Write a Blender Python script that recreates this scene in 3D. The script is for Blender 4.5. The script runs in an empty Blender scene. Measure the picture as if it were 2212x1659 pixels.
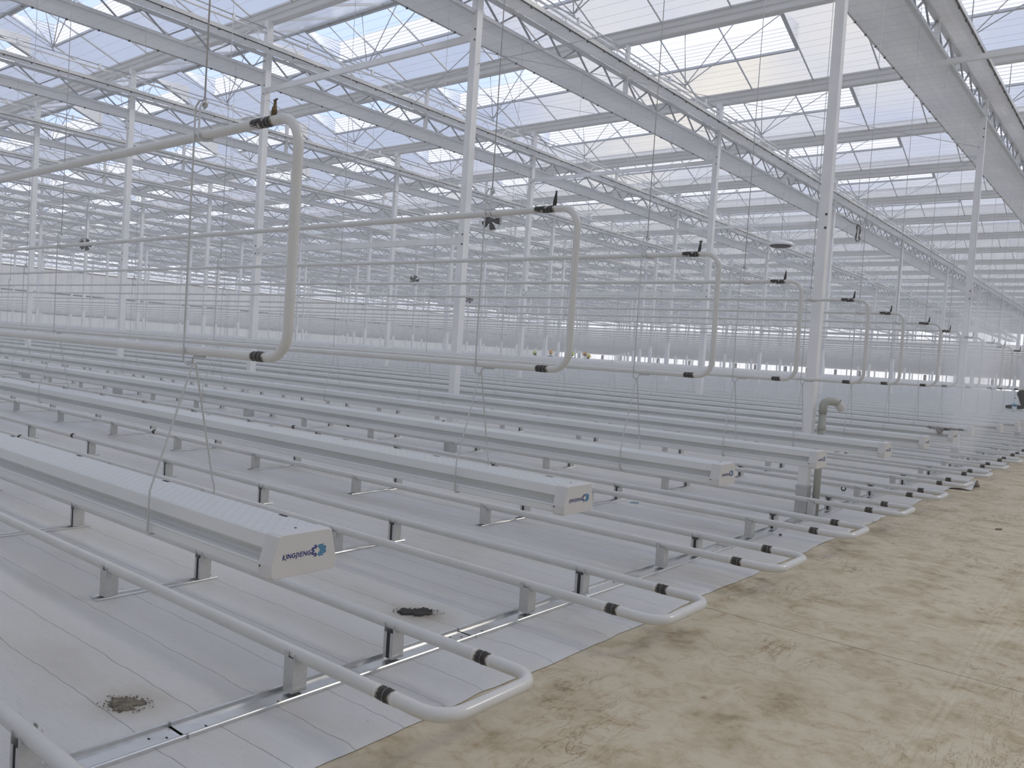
import bpy, math, random
from mathutils import Vector, Matrix, noise as mnoise
random.seed(7)
SC = bpy.context.scene
COL = SC.collection
PI = math.pi
# ------------------------------------------------------------------ camera
CAMP = Vector((1.8806, -0.7899, 1.4979))
AX = ((0.77613341, -0.62617879, -0.07427689), (0.62722144, 0.77875977, -0.01124628), (0.06488604, -0.03785944, 0.99717424))
FPX, IW, IH = 1754.95, 2212.0, 1659.0
cam = bpy.data.cameras.new('camera')
cam.sensor_fit = 'HORIZONTAL'; cam.sensor_width = 36.0; cam.lens = 36.0 * FPX / IW
cam.clip_start = 0.05; cam.clip_end = 400
camo = bpy.data.objects.new('camera', cam); COL.objects.link(camo)
M3 = Matrix(((AX[0][0], AX[0][2], -AX[0][1]), (AX[1][0], AX[1][2], -AX[1][1]), (AX[2][0], AX[2][2], -AX[2][1])))
camo.matrix_world = Matrix.Translation(CAMP) @ M3.to_4x4()
SC.camera = camo
SC.view_settings.view_transform = 'Standard'; SC.view_settings.look = 'None'
SC.view_settings.gamma = 1.0; SC.view_settings.use_curve_mapping = False
SC.view_settings.exposure = -0.03
SC.cycles.max_bounces = 8; SC.cycles.diffuse_bounces = 4; SC.cycles.transmission_bounces = 6
SC.cycles.transparent_max_bounces = 14; SC.cycles.glossy_bounces = 3; SC.cycles.volume_bounces = 3

def cview(x, y, z):
    """pixel and depth of a point, used to rank repeats by how large the photo shows them"""
    d = (x - CAMP.x, y - CAMP.y, z - CAMP.z)
    c = [sum(AX[i][j] * d[i] for i in range(3)) for j in range(3)]
    if c[1] < 0.3: return None
    return IW / 2 + FPX * c[0] / c[1], IH / 2 - FPX * c[2] / c[1], c[1]
def inview(x, y, z, m=150):
    q = cview(x, y, z)
    return q is not None and -m < q[0] < IW + m and -m < q[1] < IH + m

# ------------------------------------------------------------------ world and sun
W = bpy.data.worlds.new('sky'); SC.world = W; W.use_nodes = True
nt = W.node_tree; nt.nodes.clear()
def N(t, typ, **kw):
    n = t.nodes.new(typ)
    for k, v in kw.items():
        if k == 'inp':
            for a, b in v.items(): n.inputs[a].default_value = b
        else: setattr(n, k, v)
    return n
def ramp(t, stops, interp='LINEAR'):
    n = t.nodes.new('ShaderNodeValToRGB'); n.color_ramp.interpolation = interp
    e = n.color_ramp.elements
    while len(e) > 1: e.remove(e[-1])
    e[0].position = stops[0][0]; e[0].color = stops[0][1]
    for p, c in stops[1:]:
        k = e.new(p); k.color = c
    return n
def g(v, a=1): return (v, v, v, a)
out = N(nt, 'ShaderNodeOutputWorld'); bg = N(nt, 'ShaderNodeBackground')
tc = N(nt, 'ShaderNodeTexCoord'); mp = N(nt, 'ShaderNodeMapping'); mp.inputs['Scale'].default_value = (1.0, 1.0, 1.9); mp.inputs['Location'].default_value = (9.3, 1.7, 4.0)
nz = N(nt, 'ShaderNodeTexNoise', inp={'Scale': 1.7, 'Detail': 5.0, 'Roughness': 0.5, 'Distortion': 0.4})
sx = N(nt, 'ShaderNodeSeparateXYZ')
L = nt.links.new
L(tc.outputs['Generated'], mp.inputs['Vector']); L(mp.outputs['Vector'], nz.inputs['Vector']); L(tc.outputs['Generated'], sx.inputs['Vector'])
# thin cloud over a pale blue sky, whiter towards the horizon
cl = ramp(nt, [(0.44, g(0)), (0.66, g(1))]); L(nz.outputs['Fac'], cl.inputs['Fac'])
hz = ramp(nt, [(0.02, g(1)), (0.20, g(0))]); L(sx.outputs['Z'], hz.inputs['Fac'])
mxh = N(nt, 'ShaderNodeMath', operation='MAXIMUM'); L(cl.outputs['Color'], mxh.inputs[0])
hm = N(nt, 'ShaderNodeMath', operation='MULTIPLY'); L(hz.outputs['Color'], hm.inputs[0]); hm.inputs[1].default_value = 0.85
L(hm.outputs[0], mxh.inputs[1])
mc = N(nt, 'ShaderNodeMix', data_type='RGBA'); mc.inputs['A'].default_value = (0.43, 0.55, 0.88, 1); mc.inputs['B'].default_value = (1.0, 0.965, 0.905, 1)
L(mxh.outputs[0], mc.inputs['Factor']); L(mc.outputs['Result'], bg.inputs['Color'])
bg.inputs['Strength'].default_value = 1.6
L(bg.outputs[0], out.inputs['Surface'])
sun = bpy.data.lights.new('sun', 'SUN'); sun.energy = 2.1; sun.angle = math.radians(12); sun.color = (1.0, 0.95, 0.88)
suno = bpy.data.objects.new('sun', sun); COL.objects.link(suno)
suno.rotation_euler = Vector((-0.46, -0.64, -0.56)).to_track_quat('-Z', 'Y').to_euler()

# ------------------------------------------------------------------ materials
def mat(name):
    m = bpy.data.materials.new(name); m.use_nodes = True
    t = m.node_tree; b = t.nodes['Principled BSDF']
    return m, t, b
def simple(name, col, rough=0.5, metal=0.0, var=0.06, scale=8.0, spec=0.5, bump=0.0, coords='Object', alt=None):
    m, t, b = mat(name)
    tc = N(t, 'ShaderNodeTexCoord'); nz = N(t, 'ShaderNodeTexNoise', inp={'Scale': scale, 'Detail': 4.0})
    t.links.new(tc.outputs[coords], nz.inputs['Vector'])
    a = tuple(max(0, c * (1 - var)) for c in col) + (1,); c2 = (tuple(alt) if alt else tuple(min(1, c * (1 + var)) for c in col)) + (1,)
    r = ramp(t, [(0.3, a), (0.7, c2)]); t.links.new(nz.outputs['Fac'], r.inputs['Fac'])
    t.links.new(r.outputs['Color'], b.inputs['Base Color'])
    b.inputs['Roughness'].default_value = rough; b.inputs['Metallic'].default_value = metal
    b.inputs['Specular IOR Level'].default_value = spec
    if bump:
        bp = N(t, 'ShaderNodeBump', inp={'Strength': bump, 'Distance': 0.01}); t.links.new(nz.outputs['Fac'], bp.inputs['Height'])
        t.links.new(bp.outputs['Normal'], b.inputs['Normal'])
    return m
MT = {}
MT['paint'] = simple('white_paint', (0.67, 0.665, 0.64), 0.25, var=0.04, scale=5)
MT['steel'] = simple('white_steel', (0.83, 0.83, 0.825), 0.42, var=0.05, scale=3)
MT['gutter'] = simple('gutter_coating', (0.70, 0.712, 0.702), 0.30, var=0.03, scale=2)
MT['cap'] = simple('cap_plastic', (0.64, 0.635, 0.63), 0.30, var=0.02)
MT['galv'] = simple('galvanised_steel', (0.58, 0.58, 0.565), 0.36, metal=0.4, var=0.05, scale=30)
MT['chan'] = simple('channel_steel', (0.66, 0.665, 0.66), 0.24, metal=0.85, var=0.06, scale=20)
MT['zinc'] = simple('zinc_wire', (0.58, 0.59, 0.59), 0.32, metal=0.5, var=0.06)
MT['alu'] = simple('grey_aluminium', (0.55, 0.56, 0.57), 0.40, metal=0.4, var=0.05)
MT['truss'] = simple('truss_steel', (0.62, 0.63, 0.64), 0.45, metal=0.1, var=0.05, scale=4)
MT['web'] = simple('web_steel', (0.36, 0.37, 0.39), 0.45, metal=0.2, var=0.08, scale=4)
MT['rgutter'] = simple('roof_gutter_aluminium', (0.70, 0.70, 0.69), 0.42, metal=0.1, var=0.04, scale=2)
MT['dark'] = simple('dark_fitting', (0.035, 0.033, 0.03), 0.6, var=0.3)
MT['slot'] = simple('dark_slot', (0.02, 0.02, 0.025), 0.8, var=0.1)
MT['brass'] = simple('old_brass', (0.16, 0.12, 0.06), 0.5, metal=0.6, var=0.4, scale=60)
MT['pvc'] = simple('grey_pvc', (0.40, 0.40, 0.35), 0.45, var=0.03)
MT['pvcw'] = simple('pale_pvc', (0.66, 0.65, 0.62), 0.4, var=0.03)
MT['logo_blue'] = simple('logo_dark_blue', (0.010, 0.018, 0.20), 0.5, var=0.02)
MT['logo_cyan'] = simple('logo_light_blue', (0.03, 0.22, 0.42), 0.5, var=0.05)
MT['logo_yellow'] = simple('logo_yellow', (0.60, 0.58, 0.05), 0.5, var=0.02)
MT['bead'] = simple('weld_bead', (0.30, 0.29, 0.28), 0.5, metal=0.4, var=0.4, scale=90)
MT['black'] = simple('black_cloth', (0.018, 0.019, 0.024), 0.85, var=0.3, scale=12)
MT['skin'] = simple('skin', (0.16, 0.09, 0.06), 0.6, var=0.05)
MT['rag'] = simple('grey_brown_cloth', (0.26, 0.23, 0.215), 0.95, var=0.35, scale=25, bump=0.4)
MT['hel_y'] = simple('yellow_helmet', (0.75, 0.62, 0.03), 0.35, var=0.03)
MT['hel_o'] = simple('orange_helmet', (0.72, 0.36, 0.03), 0.35, var=0.03)
MT['hel_l'] = simple('lime_helmet', (0.52, 0.68, 0.10), 0.35, var=0.03)
MT['hel_w'] = simple('white_helmet', (0.72, 0.75, 0.70), 0.35, var=0.03)
MT['bottle'] = simple('clear_white_bottle', (0.70, 0.75, 0.78), 0.15, var=0.03)
MT['label'] = simple('blue_bottle_label', (0.03, 0.22, 0.38), 0.5, var=0.1)
MT['blue'] = simple('blue_film_scrap', (0.10, 0.35, 0.55), 0.4, var=0.1)
MT['rock'] = simple('grey_stone', (0.10, 0.10, 0.10), 0.9, var=0.3, scale=30)
MT['wood'] = simple('weathered_wood', (0.22, 0.18, 0.12), 0.9, var=0.2)
MT['soil'] = simple('dry_brown_soil', (0.17, 0.15, 0.115), 0.95, var=0.5, scale=55, bump=0.8)
MT['tar'] = simple('wet_black_soil', (0.018, 0.017, 0.016), 0.6, var=0.5, scale=60, bump=0.8)
MT['panel'] = simple('pale_wall_panel', (0.76, 0.77, 0.765), 0.55, var=0.04, scale=0.4)
def panel():
    m, t, b = mat('translucent_wall_panel'); l = t.links.new
    tc = N(t, 'ShaderNodeTexCoord'); nz = N(t, 'ShaderNodeTexNoise', inp={'Scale': 0.5, 'Detail': 3.0}); l(tc.outputs['Object'], nz.inputs['Vector'])
    r = ramp(t, [(0.3, (0.66, 0.645, 0.61, 1)), (0.7, (0.74, 0.725, 0.69, 1))]); l(nz.outputs['Fac'], r.inputs['Fac']); l(r.outputs['Color'], b.inputs['Base Color']); b.inputs['Roughness'].default_value = 0.5
    tl = N(t, 'ShaderNodeBsdfTranslucent'); tl.inputs['Color'].default_value = (0.46, 0.46, 0.45, 1)
    mx = N(t, 'ShaderNodeMixShader', inp={'Fac': 0.38}); l(b.outputs[0], mx.inputs[1]); l(tl.outputs[0], mx.inputs[2]); l(mx.outputs[0], t.nodes['Material Output'].inputs['Surface'])
    return m
MT['panel'] = panel()
MT['seam'] = simple('dark_wall_seam', (0.09, 0.09, 0.09), 0.7, var=0.2)

def scorch():
    m, t, b = mat('scorched_paint')
    tc = N(t, 'ShaderNodeTexCoord'); sp = N(t, 'ShaderNodeSeparateXYZ'); ab = N(t, 'ShaderNodeMath', operation='ABSOLUTE')
    nz = N(t, 'ShaderNodeTexNoise', inp={'Scale': 45.0, 'Detail': 5.0}); l = t.links.new
    l(tc.outputs['Object'], sp.inputs[0]); l(tc.outputs['Object'], nz.inputs['Vector']); l(sp.outputs['X'], ab.inputs[0])
    ma = N(t, 'ShaderNodeMath', operation='MULTIPLY_ADD'); l(nz.outputs['Fac'], ma.inputs[0]); ma.inputs[1].default_value = 0.034; l(ab.outputs[0], ma.inputs[2])
    r = ramp(t, [(0.0, (0.02, 0.018, 0.016, 1)), (0.043, (0.025, 0.022, 0.018, 1)), (0.050, (0.22, 0.18, 0.12, 1)), (0.058, (0.70, 0.69, 0.66, 1))])
    l(ma.outputs[0], r.inputs['Fac']); l(r.outputs['Color'], b.inputs['Base Color']); b.inputs['Roughness'].default_value = 0.55
    return m
MT['scorch'] = scorch()

def gutter_top():
    """white sheet with staggered rows of small oval perforations"""
    m, t, b = mat('perforated_gutter_top'); l = t.links.new
    tc = N(t, 'ShaderNodeTexCoord'); sp = N(t, 'ShaderNodeSeparateXYZ'); l(tc.outputs['Object'], sp.inputs[0])
    def mth(op, a, bb, c=None):
        n = N(t, 'ShaderNodeMath', operation=op)
        for i, v in enumerate((a, bb, c)):
            if v is None: continue
            if isinstance(v, (int, float)): n.inputs[i].default_value = v
            else: l(v, n.inputs[i])
        return n.outputs[0]
    row = mth('DIVIDE', sp.outputs['Y'], 0.0215)
    ri = mth('ROUND', row, 0); fy = mth('SUBTRACT', row, ri)
    odd = mth('MULTIPLY', mth('MODULO', mth('ADD', ri, 20), 2), 0.5)
    cx = mth('ADD', mth('DIVIDE', sp.outputs['X'], 0.046), odd); fx = mth('SUBTRACT', cx, mth('ROUND', cx, 0))
    d = mth('SQRT', mth('ADD', mth('POWER', mth('ABSOLUTE', mth('DIVIDE', fx, 0.15), 0), 2), mth('POWER', mth('ABSOLUTE', mth('DIVIDE', fy, 0.20), 0), 2)), 0)
    r = ramp(t, [(0.0, (0.34, 0.36, 0.37, 1)), (0.70, (0.46, 0.48, 0.49, 1)), (1.0, (0.62, 0.64, 0.64, 1))]); l(d, r.inputs['Fac'])
    l(r.outputs['Color'], b.inputs['Base Color']); b.inputs['Roughness'].default_value = 0.30
    return m
MT['gtop'] = gutter_top()

def film():
    m, t, b = mat('white_ground_film'); l = t.links.new
    tc = N(t, 'ShaderNodeTexCoord'); sp = N(t, 'ShaderNodeSeparateXYZ'); l(tc.outputs['Object'], sp.inputs[0])
    st = N(t, 'ShaderNodeMapping'); st.inputs['Scale'].default_value = (0.55, 1.7, 1); l(tc.outputs['Object'], st.inputs['Vector'])
    n1 = N(t, 'ShaderNodeTexNoise', inp={'Scale': 1.1, 'Detail': 6.0, 'Roughness': 0.55}); l(st.outputs[0], n1.inputs['Vector'])
    n2 = N(t, 'ShaderNodeTexNoise', inp={'Scale': 0.35, 'Detail': 3.0}); l(tc.outputs['Object'], n2.inputs['Vector'])
    n3 = N(t, 'ShaderNodeTexNoise', inp={'Scale': 5.0, 'Detail': 2.0}); l(tc.outputs['Object'], n3.inputs['Vector'])
    n4 = N(t, 'ShaderNodeTexNoise', inp={'Scale': 60.0, 'Detail': 2.0}); l(tc.outputs['Object'], n4.inputs['Vector'])
    c1 = ramp(t, [(0.30, (0.47, 0.435, 0.38, 1)), (0.44, (0.60, 0.58, 0.545, 1)), (0.56, (0.635, 0.635, 0.64, 1)), (0.75, (0.68, 0.67, 0.64, 1))]); l(n1.outputs['Fac'], c1.inputs['Fac'])
    c2 = ramp(t, [(0.35, (0.67, 0.675, 0.685, 1)), (0.65, (0.73, 0.715, 0.68, 1))]); l(n2.outputs['Fac'], c2.inputs['Fac'])
    mx = N(t, 'ShaderNodeMix', data_type='RGBA', inp={'Factor': 0.4}); l(c1.outputs['Color'], mx.inputs['A']); l(c2.outputs['Color'], mx.inputs['B'])
    # woven marker threads every quarter metre, wavering a little
    def mth(op, a, bb, c=None):
        n = N(t, 'ShaderNodeMath', operation=op)
        for i, v in enumerate((a, bb, c)):
            if v is None: continue
            if isinstance(v, (int, float)): n.inputs[i].default_value = v
            else: l(v, n.inputs[i])
        return n.outputs[0]
    yy = mth('ADD', mth('MULTIPLY_ADD', n3.outputs['Fac'], 0.035, sp.outputs['Y']), -0.083)
    fr = mth('ABSOLUTE', mth('SUBTRACT', mth('FRACT', mth('ADD', mth('DIVIDE', yy, 0.25), 40.0), 0), 0.5), 0)
    ln = ramp(t, [(0.0, g(0.42)), (0.0042, g(0.50)), (0.011, g(1))]); l(fr, ln.inputs['Fac'])
    m2 = N(t, 'ShaderNodeMix', data_type='RGBA', blend_type='MULTIPLY', inp={'Factor': 1.0}); l(mx.outputs['Result'], m2.inputs['A']); l(ln.outputs['Color'], m2.inputs['B'])
    sk = ramp(t, [(0.70, g(1)), (0.78, g(0.55))]); l(n4.outputs['Fac'], sk.inputs['Fac'])
    m3 = N(t, 'ShaderNodeMix', data_type='RGBA', blend_type='MULTIPLY', inp={'Factor': 0.6}); l(m2.outputs['Result'], m3.inputs['A']); l(sk.outputs['Color'], m3.inputs['B'])
    last = m3.outputs['Result']
    for (px, py, rr) in ((-1.235, 0.775, 0.20), (-1.27, 2.47, 0.24)):          # earth stain left round the two spills
        dx = mth('SUBTRACT', sp.outputs['X'], px); dy = mth('SUBTRACT', sp.outputs['Y'], py)
        d_ = mth('MULTIPLY_ADD', n1.outputs['Fac'], 0.22, mth('SQRT', mth('ADD', mth('MULTIPLY', dx, dx), mth('MULTIPLY', dy, dy)), 0))
        sr = ramp(t, [(0.09, (0.50, 0.44, 0.36, 1)), (0.5 * rr + 0.10, (0.86, 0.84, 0.80, 1)), (rr + 0.11, g(1))]); l(d_, sr.inputs['Fac'])
        mm = N(t, 'ShaderNodeMix', data_type='RGBA', blend_type='MULTIPLY', inp={'Factor': 1.0}); l(last, mm.inputs['A']); l(sr.outputs['Color'], mm.inputs['B']); last = mm.outputs['Result']
    l(last, b.inputs['Base Color'])
    b.inputs['Roughness'].default_value = 0.33; b.inputs['Specular IOR Level'].default_value = 0.42
    mpb = N(t, 'ShaderNodeMapping'); mpb.inputs['Scale'].default_value = (2.0, 7.0, 1); l(tc.outputs['Object'], mpb.inputs['Vector'])
    nb = N(t, 'ShaderNodeTexNoise', inp={'Scale': 2.4, 'Detail': 8.0, 'Roughness': 0.6}); l(mpb.outputs[0], nb.inputs['Vector'])
    bp = N(t, 'ShaderNodeBump', inp={'Strength': 0.55, 'Distance': 0.03}); l(nb.outputs['Fac'], bp.inputs['Height']); l(bp.outputs['Normal'], b.inputs['Normal'])
    return m
MT['film'] = film()

TRACKS = ((1.31, -0.034, 0.0), (1.10, 0.030, 0.0))
def concrete():
    m, t, b = mat('dusty_concrete'); l = t.links.new
    tc = N(t, 'ShaderNodeTexCoord')
    n1 = N(t, 'ShaderNodeTexNoise', inp={'Scale': 2.6, 'Detail': 9.0, 'Roughness': 0.66}); l(tc.outputs['Object'], n1.inputs['Vector'])
    n2 = N(t, 'ShaderNodeTexNoise', inp={'Scale': 7.0, 'Detail': 9.0, 'Roughness': 0.74, 'Distortion': 1.0}); l(tc.outputs['Object'], n2.inputs['Vector'])
    mq = N(t, 'ShaderNodeMapping'); mq.inputs['Scale'].default_value = (2.6, 0.55, 1); mq.inputs['Rotation'].default_value = (0, 0, 0.35); l(tc.outputs['Object'], mq.inputs['Vector'])
    n3 = N(t, 'ShaderNodeTexNoise', inp={'Scale': 3.2, 'Detail': 7.0, 'Roughness': 0.65, 'Distortion': 1.2}); l(mq.outputs[0], n3.inputs['Vector'])
    n4 = N(t, 'ShaderNodeTexNoise', inp={'Scale': 75.0, 'Detail': 2.0}); l(tc.outputs['Object'], n4.inputs['Vector'])
    c1 = ramp(t, [(0.28, (0.28, 0.215, 0.128, 1)), (0.40, (0.46, 0.39, 0.265, 1)), (0.50, (0.555, 0.485, 0.355, 1)), (0.72, (0.60, 0.535, 0.41, 1))]); l(n1.outputs['Fac'], c1.inputs['Fac'])
    c2 = ramp(t, [(0.30, (0.50, 0.41, 0.30, 1)), (0.42, (0.86, 0.81, 0.74, 1)), (0.52, g(1.0)), (0.70, (1.06, 1.06, 1.05, 1))]); l(n2.outputs['Fac'], c2.inputs['Fac'])
    mx = N(t, 'ShaderNodeMix', data_type='RGBA', blend_type='MULTIPLY', inp={'Factor': 0.8}); l(c1.outputs['Color'], mx.inputs['A']); l(c2.outputs['Color'], mx.inputs['B'])
    # thin shrinkage cracks and dark dirt veins in patches
    cr = ramp(t, [(0.484, g(1)), (0.500, (0.42, 0.34, 0.25, 1)), (0.516, g(1))]); l(n3.outputs['Fac'], cr.inputs['Fac'])
    pm = ramp(t, [(0.42, g(0)), (0.58, g(1))]); l(n1.outputs['Fac'], pm.inputs['Fac'])
    n5 = N(t, 'ShaderNodeTexNoise', inp={'Scale': 0.8, 'Detail': 3.0}); l(tc.outputs['Object'], n5.inputs['Vector'])
    p5 = ramp(t, [(0.48, g(0)), (0.62, g(0.9))]); l(n5.outputs['Fac'], p5.inputs['Fac'])
    m2 = N(t, 'ShaderNodeMix', data_type='RGBA', blend_type='MULTIPLY'); l(p5.outputs['Color'], m2.inputs['Factor']); l(mx.outputs['Result'], m2.inputs['A']); l(cr.outputs['Color'], m2.inputs['B'])
    sk = ramp(t, [(0.71, g(1)), (0.76, g(0.30))]); l(n4.outputs['Fac'], sk.inputs['Fac'])
    m3 = N(t, 'ShaderNodeMix', data_type='RGBA', blend_type='MULTIPLY', inp={'Factor': 0.8}); l(m2.outputs['Result'], m3.inputs['A']); l(sk.outputs['Color'], m3.inputs['B'])
    # dusty wheel tracks running along the aisle
    sp = N(t, 'ShaderNodeSeparateXYZ'); l(tc.outputs['Object'], sp.inputs[0]); last = m3.outputs['Result']
    def mth(op, a, bb, c=None):
        n = N(t, 'ShaderNodeMath', operation=op)
        for i, v in enumerate((a, bb, c)):
            if v is None: continue
            if isinstance(v, (int, float)): n.inputs[i].default_value = v
            else: l(v, n.inputs[i])
        return n.outputs[0]
    for x0_, k_, c_ in TRACKS:
        px = mth('ADD', mth('MULTIPLY_ADD', sp.outputs['Y'], k_, x0_), mth('MULTIPLY', mth('MULTIPLY', sp.outputs['Y'], sp.outputs['Y']), c_))
        dd = mth('ABSOLUTE', mth('SUBTRACT', mth('MULTIPLY_ADD', n1.outputs['Fac'], 0.02, sp.outputs['X']), px), 0)
        tr = ramp(t, [(0.0, g(0.80)), (0.006, g(1.0)), (0.014, g(1.10)), (0.03, g(1.06)), (0.036, g(0.84)), (0.045, g(1.0))]); l(dd, tr.inputs['Fac'])
        mm = N(t, 'ShaderNodeMix', data_type='RGBA', blend_type='MULTIPLY', inp={'Factor': 0.38}); l(last, mm.inputs['A']); l(tr.outputs['Color'], mm.inputs['B']); last = mm.outputs['Result']
    l(last, b.inputs['Base Color']); b.inputs['Roughness'].default_value = 0.62; b.inputs['Specular IOR Level'].default_value = 0.3
    bp = N(t, 'ShaderNodeBump', inp={'Strength': 0.25, 'Distance': 0.008}); l(n2.outputs['Fac'], bp.inputs['Height']); l(bp.outputs['Normal'], b.inputs['Normal'])
    return m
MT['concrete'] = concrete()

def sheet_glass(name, tr, tl, fac, tint=(1, 1, 1), fres=None):
    m = bpy.data.materials.new(name); m.use_nodes = True; t = m.node_tree; t.nodes.clear(); l = t.links.new
    o = N(t, 'ShaderNodeOutputMaterial'); mix = N(t, 'ShaderNodeMixShader'); a = N(t, 'ShaderNodeBsdfTransparent'); b = N(t, 'ShaderNodeBsdfTranslucent')
    a.inputs['Color'].default_value = (tr * tint[0], tr * tint[1], tr * tint[2], 1); b.inputs['Color'].default_value = (tl * tint[0], tl * tint[1], tl * tint[2], 1)
    mix.inputs['Fac'].default_value = fac
    l(a.outputs[0], mix.inputs[1]); l(b.outputs[0], mix.inputs[2])
    if fres:                                    # glass mirrors the pale structure at grazing angles
        gl = N(t, 'ShaderNodeBsdfGlossy', inp={'Roughness': 0.25}); gl.inputs['Color'].default_value = (0.9, 0.9, 0.9, 1)
        lw = N(t, 'ShaderNodeLayerWeight', inp={'Blend': 0.5}); pw = N(t, 'ShaderNodeMath', operation='POWER'); l(lw.outputs['Facing'], pw.inputs[0]); pw.inputs[1].default_value = fres
        fr = N(t, 'ShaderNodeMath', operation='MULTIPLY_ADD'); l(pw.outputs[0], fr.inputs[0]); fr.inputs[1].default_value = 0.90; fr.inputs[2].default_value = 0.06; m2 = N(t, 'ShaderNodeMixShader')
        l(fr.outputs[0], m2.inputs['Fac']); l(mix.outputs[0], m2.inputs[1]); l(gl.outputs[0], m2.inputs[2]); l(m2.outputs[0], o.inputs['Surface'])
    else: l(mix.outputs[0], o.inputs['Surface'])
    return m
MT['glass'] = sheet_glass('diffusing_roof_glass', 0.64, 0.60, 0.30, (1.0, 0.967, 0.905), 4.0)
MT['net'] = sheet_glass('insect_net', 0.98, 0.99, 0.93, (1, 0.99, 0.965))
MT['lid'] = sheet_glass('vent_glass', 0.98, 0.90, 0.10)
MT['wallglass'] = sheet_glass('wall_glass', 0.90, 0.90, 0.35)
def cloth():
    m = bpy.data.materials.new('white_screen_cloth'); m.use_nodes = True; t = m.node_tree; b = t.nodes['Principled BSDF']; l = t.links.new
    tc = N(t, 'ShaderNodeTexCoord'); sp = N(t, 'ShaderNodeMapping'); sp.inputs['Scale'].default_value = (22, 0.4, 1); l(tc.outputs['Object'], sp.inputs['Vector'])
    nz = N(t, 'ShaderNodeTexNoise', inp={'Scale': 1.0, 'Detail': 3.0}); l(sp.outputs[0], nz.inputs['Vector'])
    r = ramp(t, [(0.3, (0.70, 0.70, 0.70, 1)), (0.7, (0.78, 0.78, 0.77, 1))]); l(nz.outputs['Fac'], r.inputs['Fac'])
    b.inputs['Roughness'].default_value = 0.8; l(r.outputs['Color'], b.inputs['Base Color'])
    tl = N(t, 'ShaderNodeBsdfTranslucent'); tl.inputs['Color'].default_value = (0.8, 0.8, 0.79, 1)
    mx = N(t, 'ShaderNodeMixShader', inp={'Fac': 0.27}); l(b.outputs[0], mx.inputs[1]); l(tl.outputs[0], mx.inputs[2]); l(mx.outputs[0], t.nodes['Material Output'].inputs['Surface'])
    return m
MT['cloth'] = cloth()

# ------------------------------------------------------------------ mesh helpers
class MB:
    def __init__(s): s.v = []; s.f = []; s.sm = []; s.mi = []
    def add(s, vs, fs, smooth=False, mi=0):
        k = len(s.v); s.v += [tuple(p) for p in vs]
        for f in fs: s.f.append(tuple(i + k for i in f)); s.sm.append(smooth); s.mi.append(mi)
        return s
    def box(s, x0, x1, y0, y1, z0, z1, mi=0):
        return s.add([(x0, y0, z0), (x1, y0, z0), (x1, y1, z0), (x0, y1, z0), (x0, y0, z1), (x1, y0, z1), (x1, y1, z1), (x0, y1, z1)],
                     [(0, 3, 2, 1), (4, 5, 6, 7), (0, 1, 5, 4), (1, 2, 6, 5), (2, 3, 7, 6), (3, 0, 4, 7)], False, mi)
    def tube(s, path, r, n=8, caps=True, mi=0, closed=False, smooth=True):
        P = [Vector(p) for p in path]; m = len(P)
        T = []
        for i in range(m):
            if closed: d = P[(i + 1) % m] - P[i - 1]
            else: d = P[min(i + 1, m - 1)] - P[max(i - 1, 0)]
            T.append(d.normalized())
        u = T[0].orthogonal().normalized(); vs = []
        for i in range(m):
            u = (u - T[i] * u.dot(T[i])).normalized(); w = T[i].cross(u)
            rr = r[i] if isinstance(r, (list, tuple)) else r
            for k in range(n):
                a = 2 * PI * (k + 0.5) / n; vs.append(P[i] + u * (rr * math.cos(a)) + w * (rr * math.sin(a)))
        fs = []
        for i in range(m if closed else m - 1):
            j = (i + 1) % m
            for k in range(n): fs.append((i * n + k, i * n + (k + 1) % n, j * n + (k + 1) % n, j * n + k))
        s.add(vs, fs, smooth, mi)
        if caps and not closed:
            k = len(s.v) - len(vs)
            s.f.append(tuple(k + i for i in range(n - 1, -1, -1))); s.f.append(tuple(k + (m - 1) * n + i for i in range(n))); s.sm += [False, False]; s.mi += [mi, mi]
        return s
    def bar(s, p, q, w, h=None, mi=0):
        """square bar from p to q"""
        h = h or w; p = Vector(p); q = Vector(q); d = (q - p).normalized(); up = Vector((0, 0, 1)) if abs(d.z) < 0.9 else Vector((0, 1, 0))
        a = d.cross(up).normalized() * (w / 2); b = a.cross(d).normalized() * (h / 2)
        vs = [p - a - b, p + a - b, p + a + b, p - a + b, q - a - b, q + a - b, q + a + b, q - a + b]
        return s.add(vs, [(0, 3, 2, 1), (4, 5, 6, 7), (0, 1, 5, 4), (1, 2, 6, 5), (2, 3, 7, 6), (3, 0, 4, 7)], False, mi)
    def prism(s, poly, axis, a, b, mi=0, smooth=False, mis=None):
        """polygon extruded from a to b along an axis; poly holds the other two coordinates in order"""
        def pt(c, e): return (e, c[0], c[1]) if axis == 'x' else ((c[0], e, c[1]) if axis == 'y' else (c[0], c[1], e))
        n = len(poly); k = len(s.v)
        s.v += [pt(c, a) for c in poly] + [pt(c, b) for c in poly]
        s.f += [tuple(k + i for i in range(n - 1, -1, -1)), tuple(k + n + i for i in range(n))]; s.sm += [False, False]; s.mi += [mi, mi]
        for i in range(n):
            j = (i + 1) % n; s.f.append((k + i, k + j, k + n + j, k + n + i)); s.sm.append(smooth); s.mi.append(mis[i] if mis else mi)
        return s
    def mesh(s, name, *mats):
        me = bpy.data.meshes.new(name); me.from_pydata(s.v, [], s.f); me.polygons.foreach_set('use_smooth', s.sm)
        for m in mats: me.materials.append(MT[m] if isinstance(m, str) else m)
        if len(mats) > 1: me.polygons.foreach_set('material_index', s.mi)
        me.update(); return me
def ob(name, me, parent=None, loc=(0, 0, 0), rz=0.0, **props):
    o = bpy.data.objects.new(name, me); o.location = loc
    if rz: o.rotation_euler = (0, 0, rz)
    if parent is not None: o.parent = parent
    COL.objects.link(o)
    for k, v in props.items():
        if v is not None: o[k] = v
    return o
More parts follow.
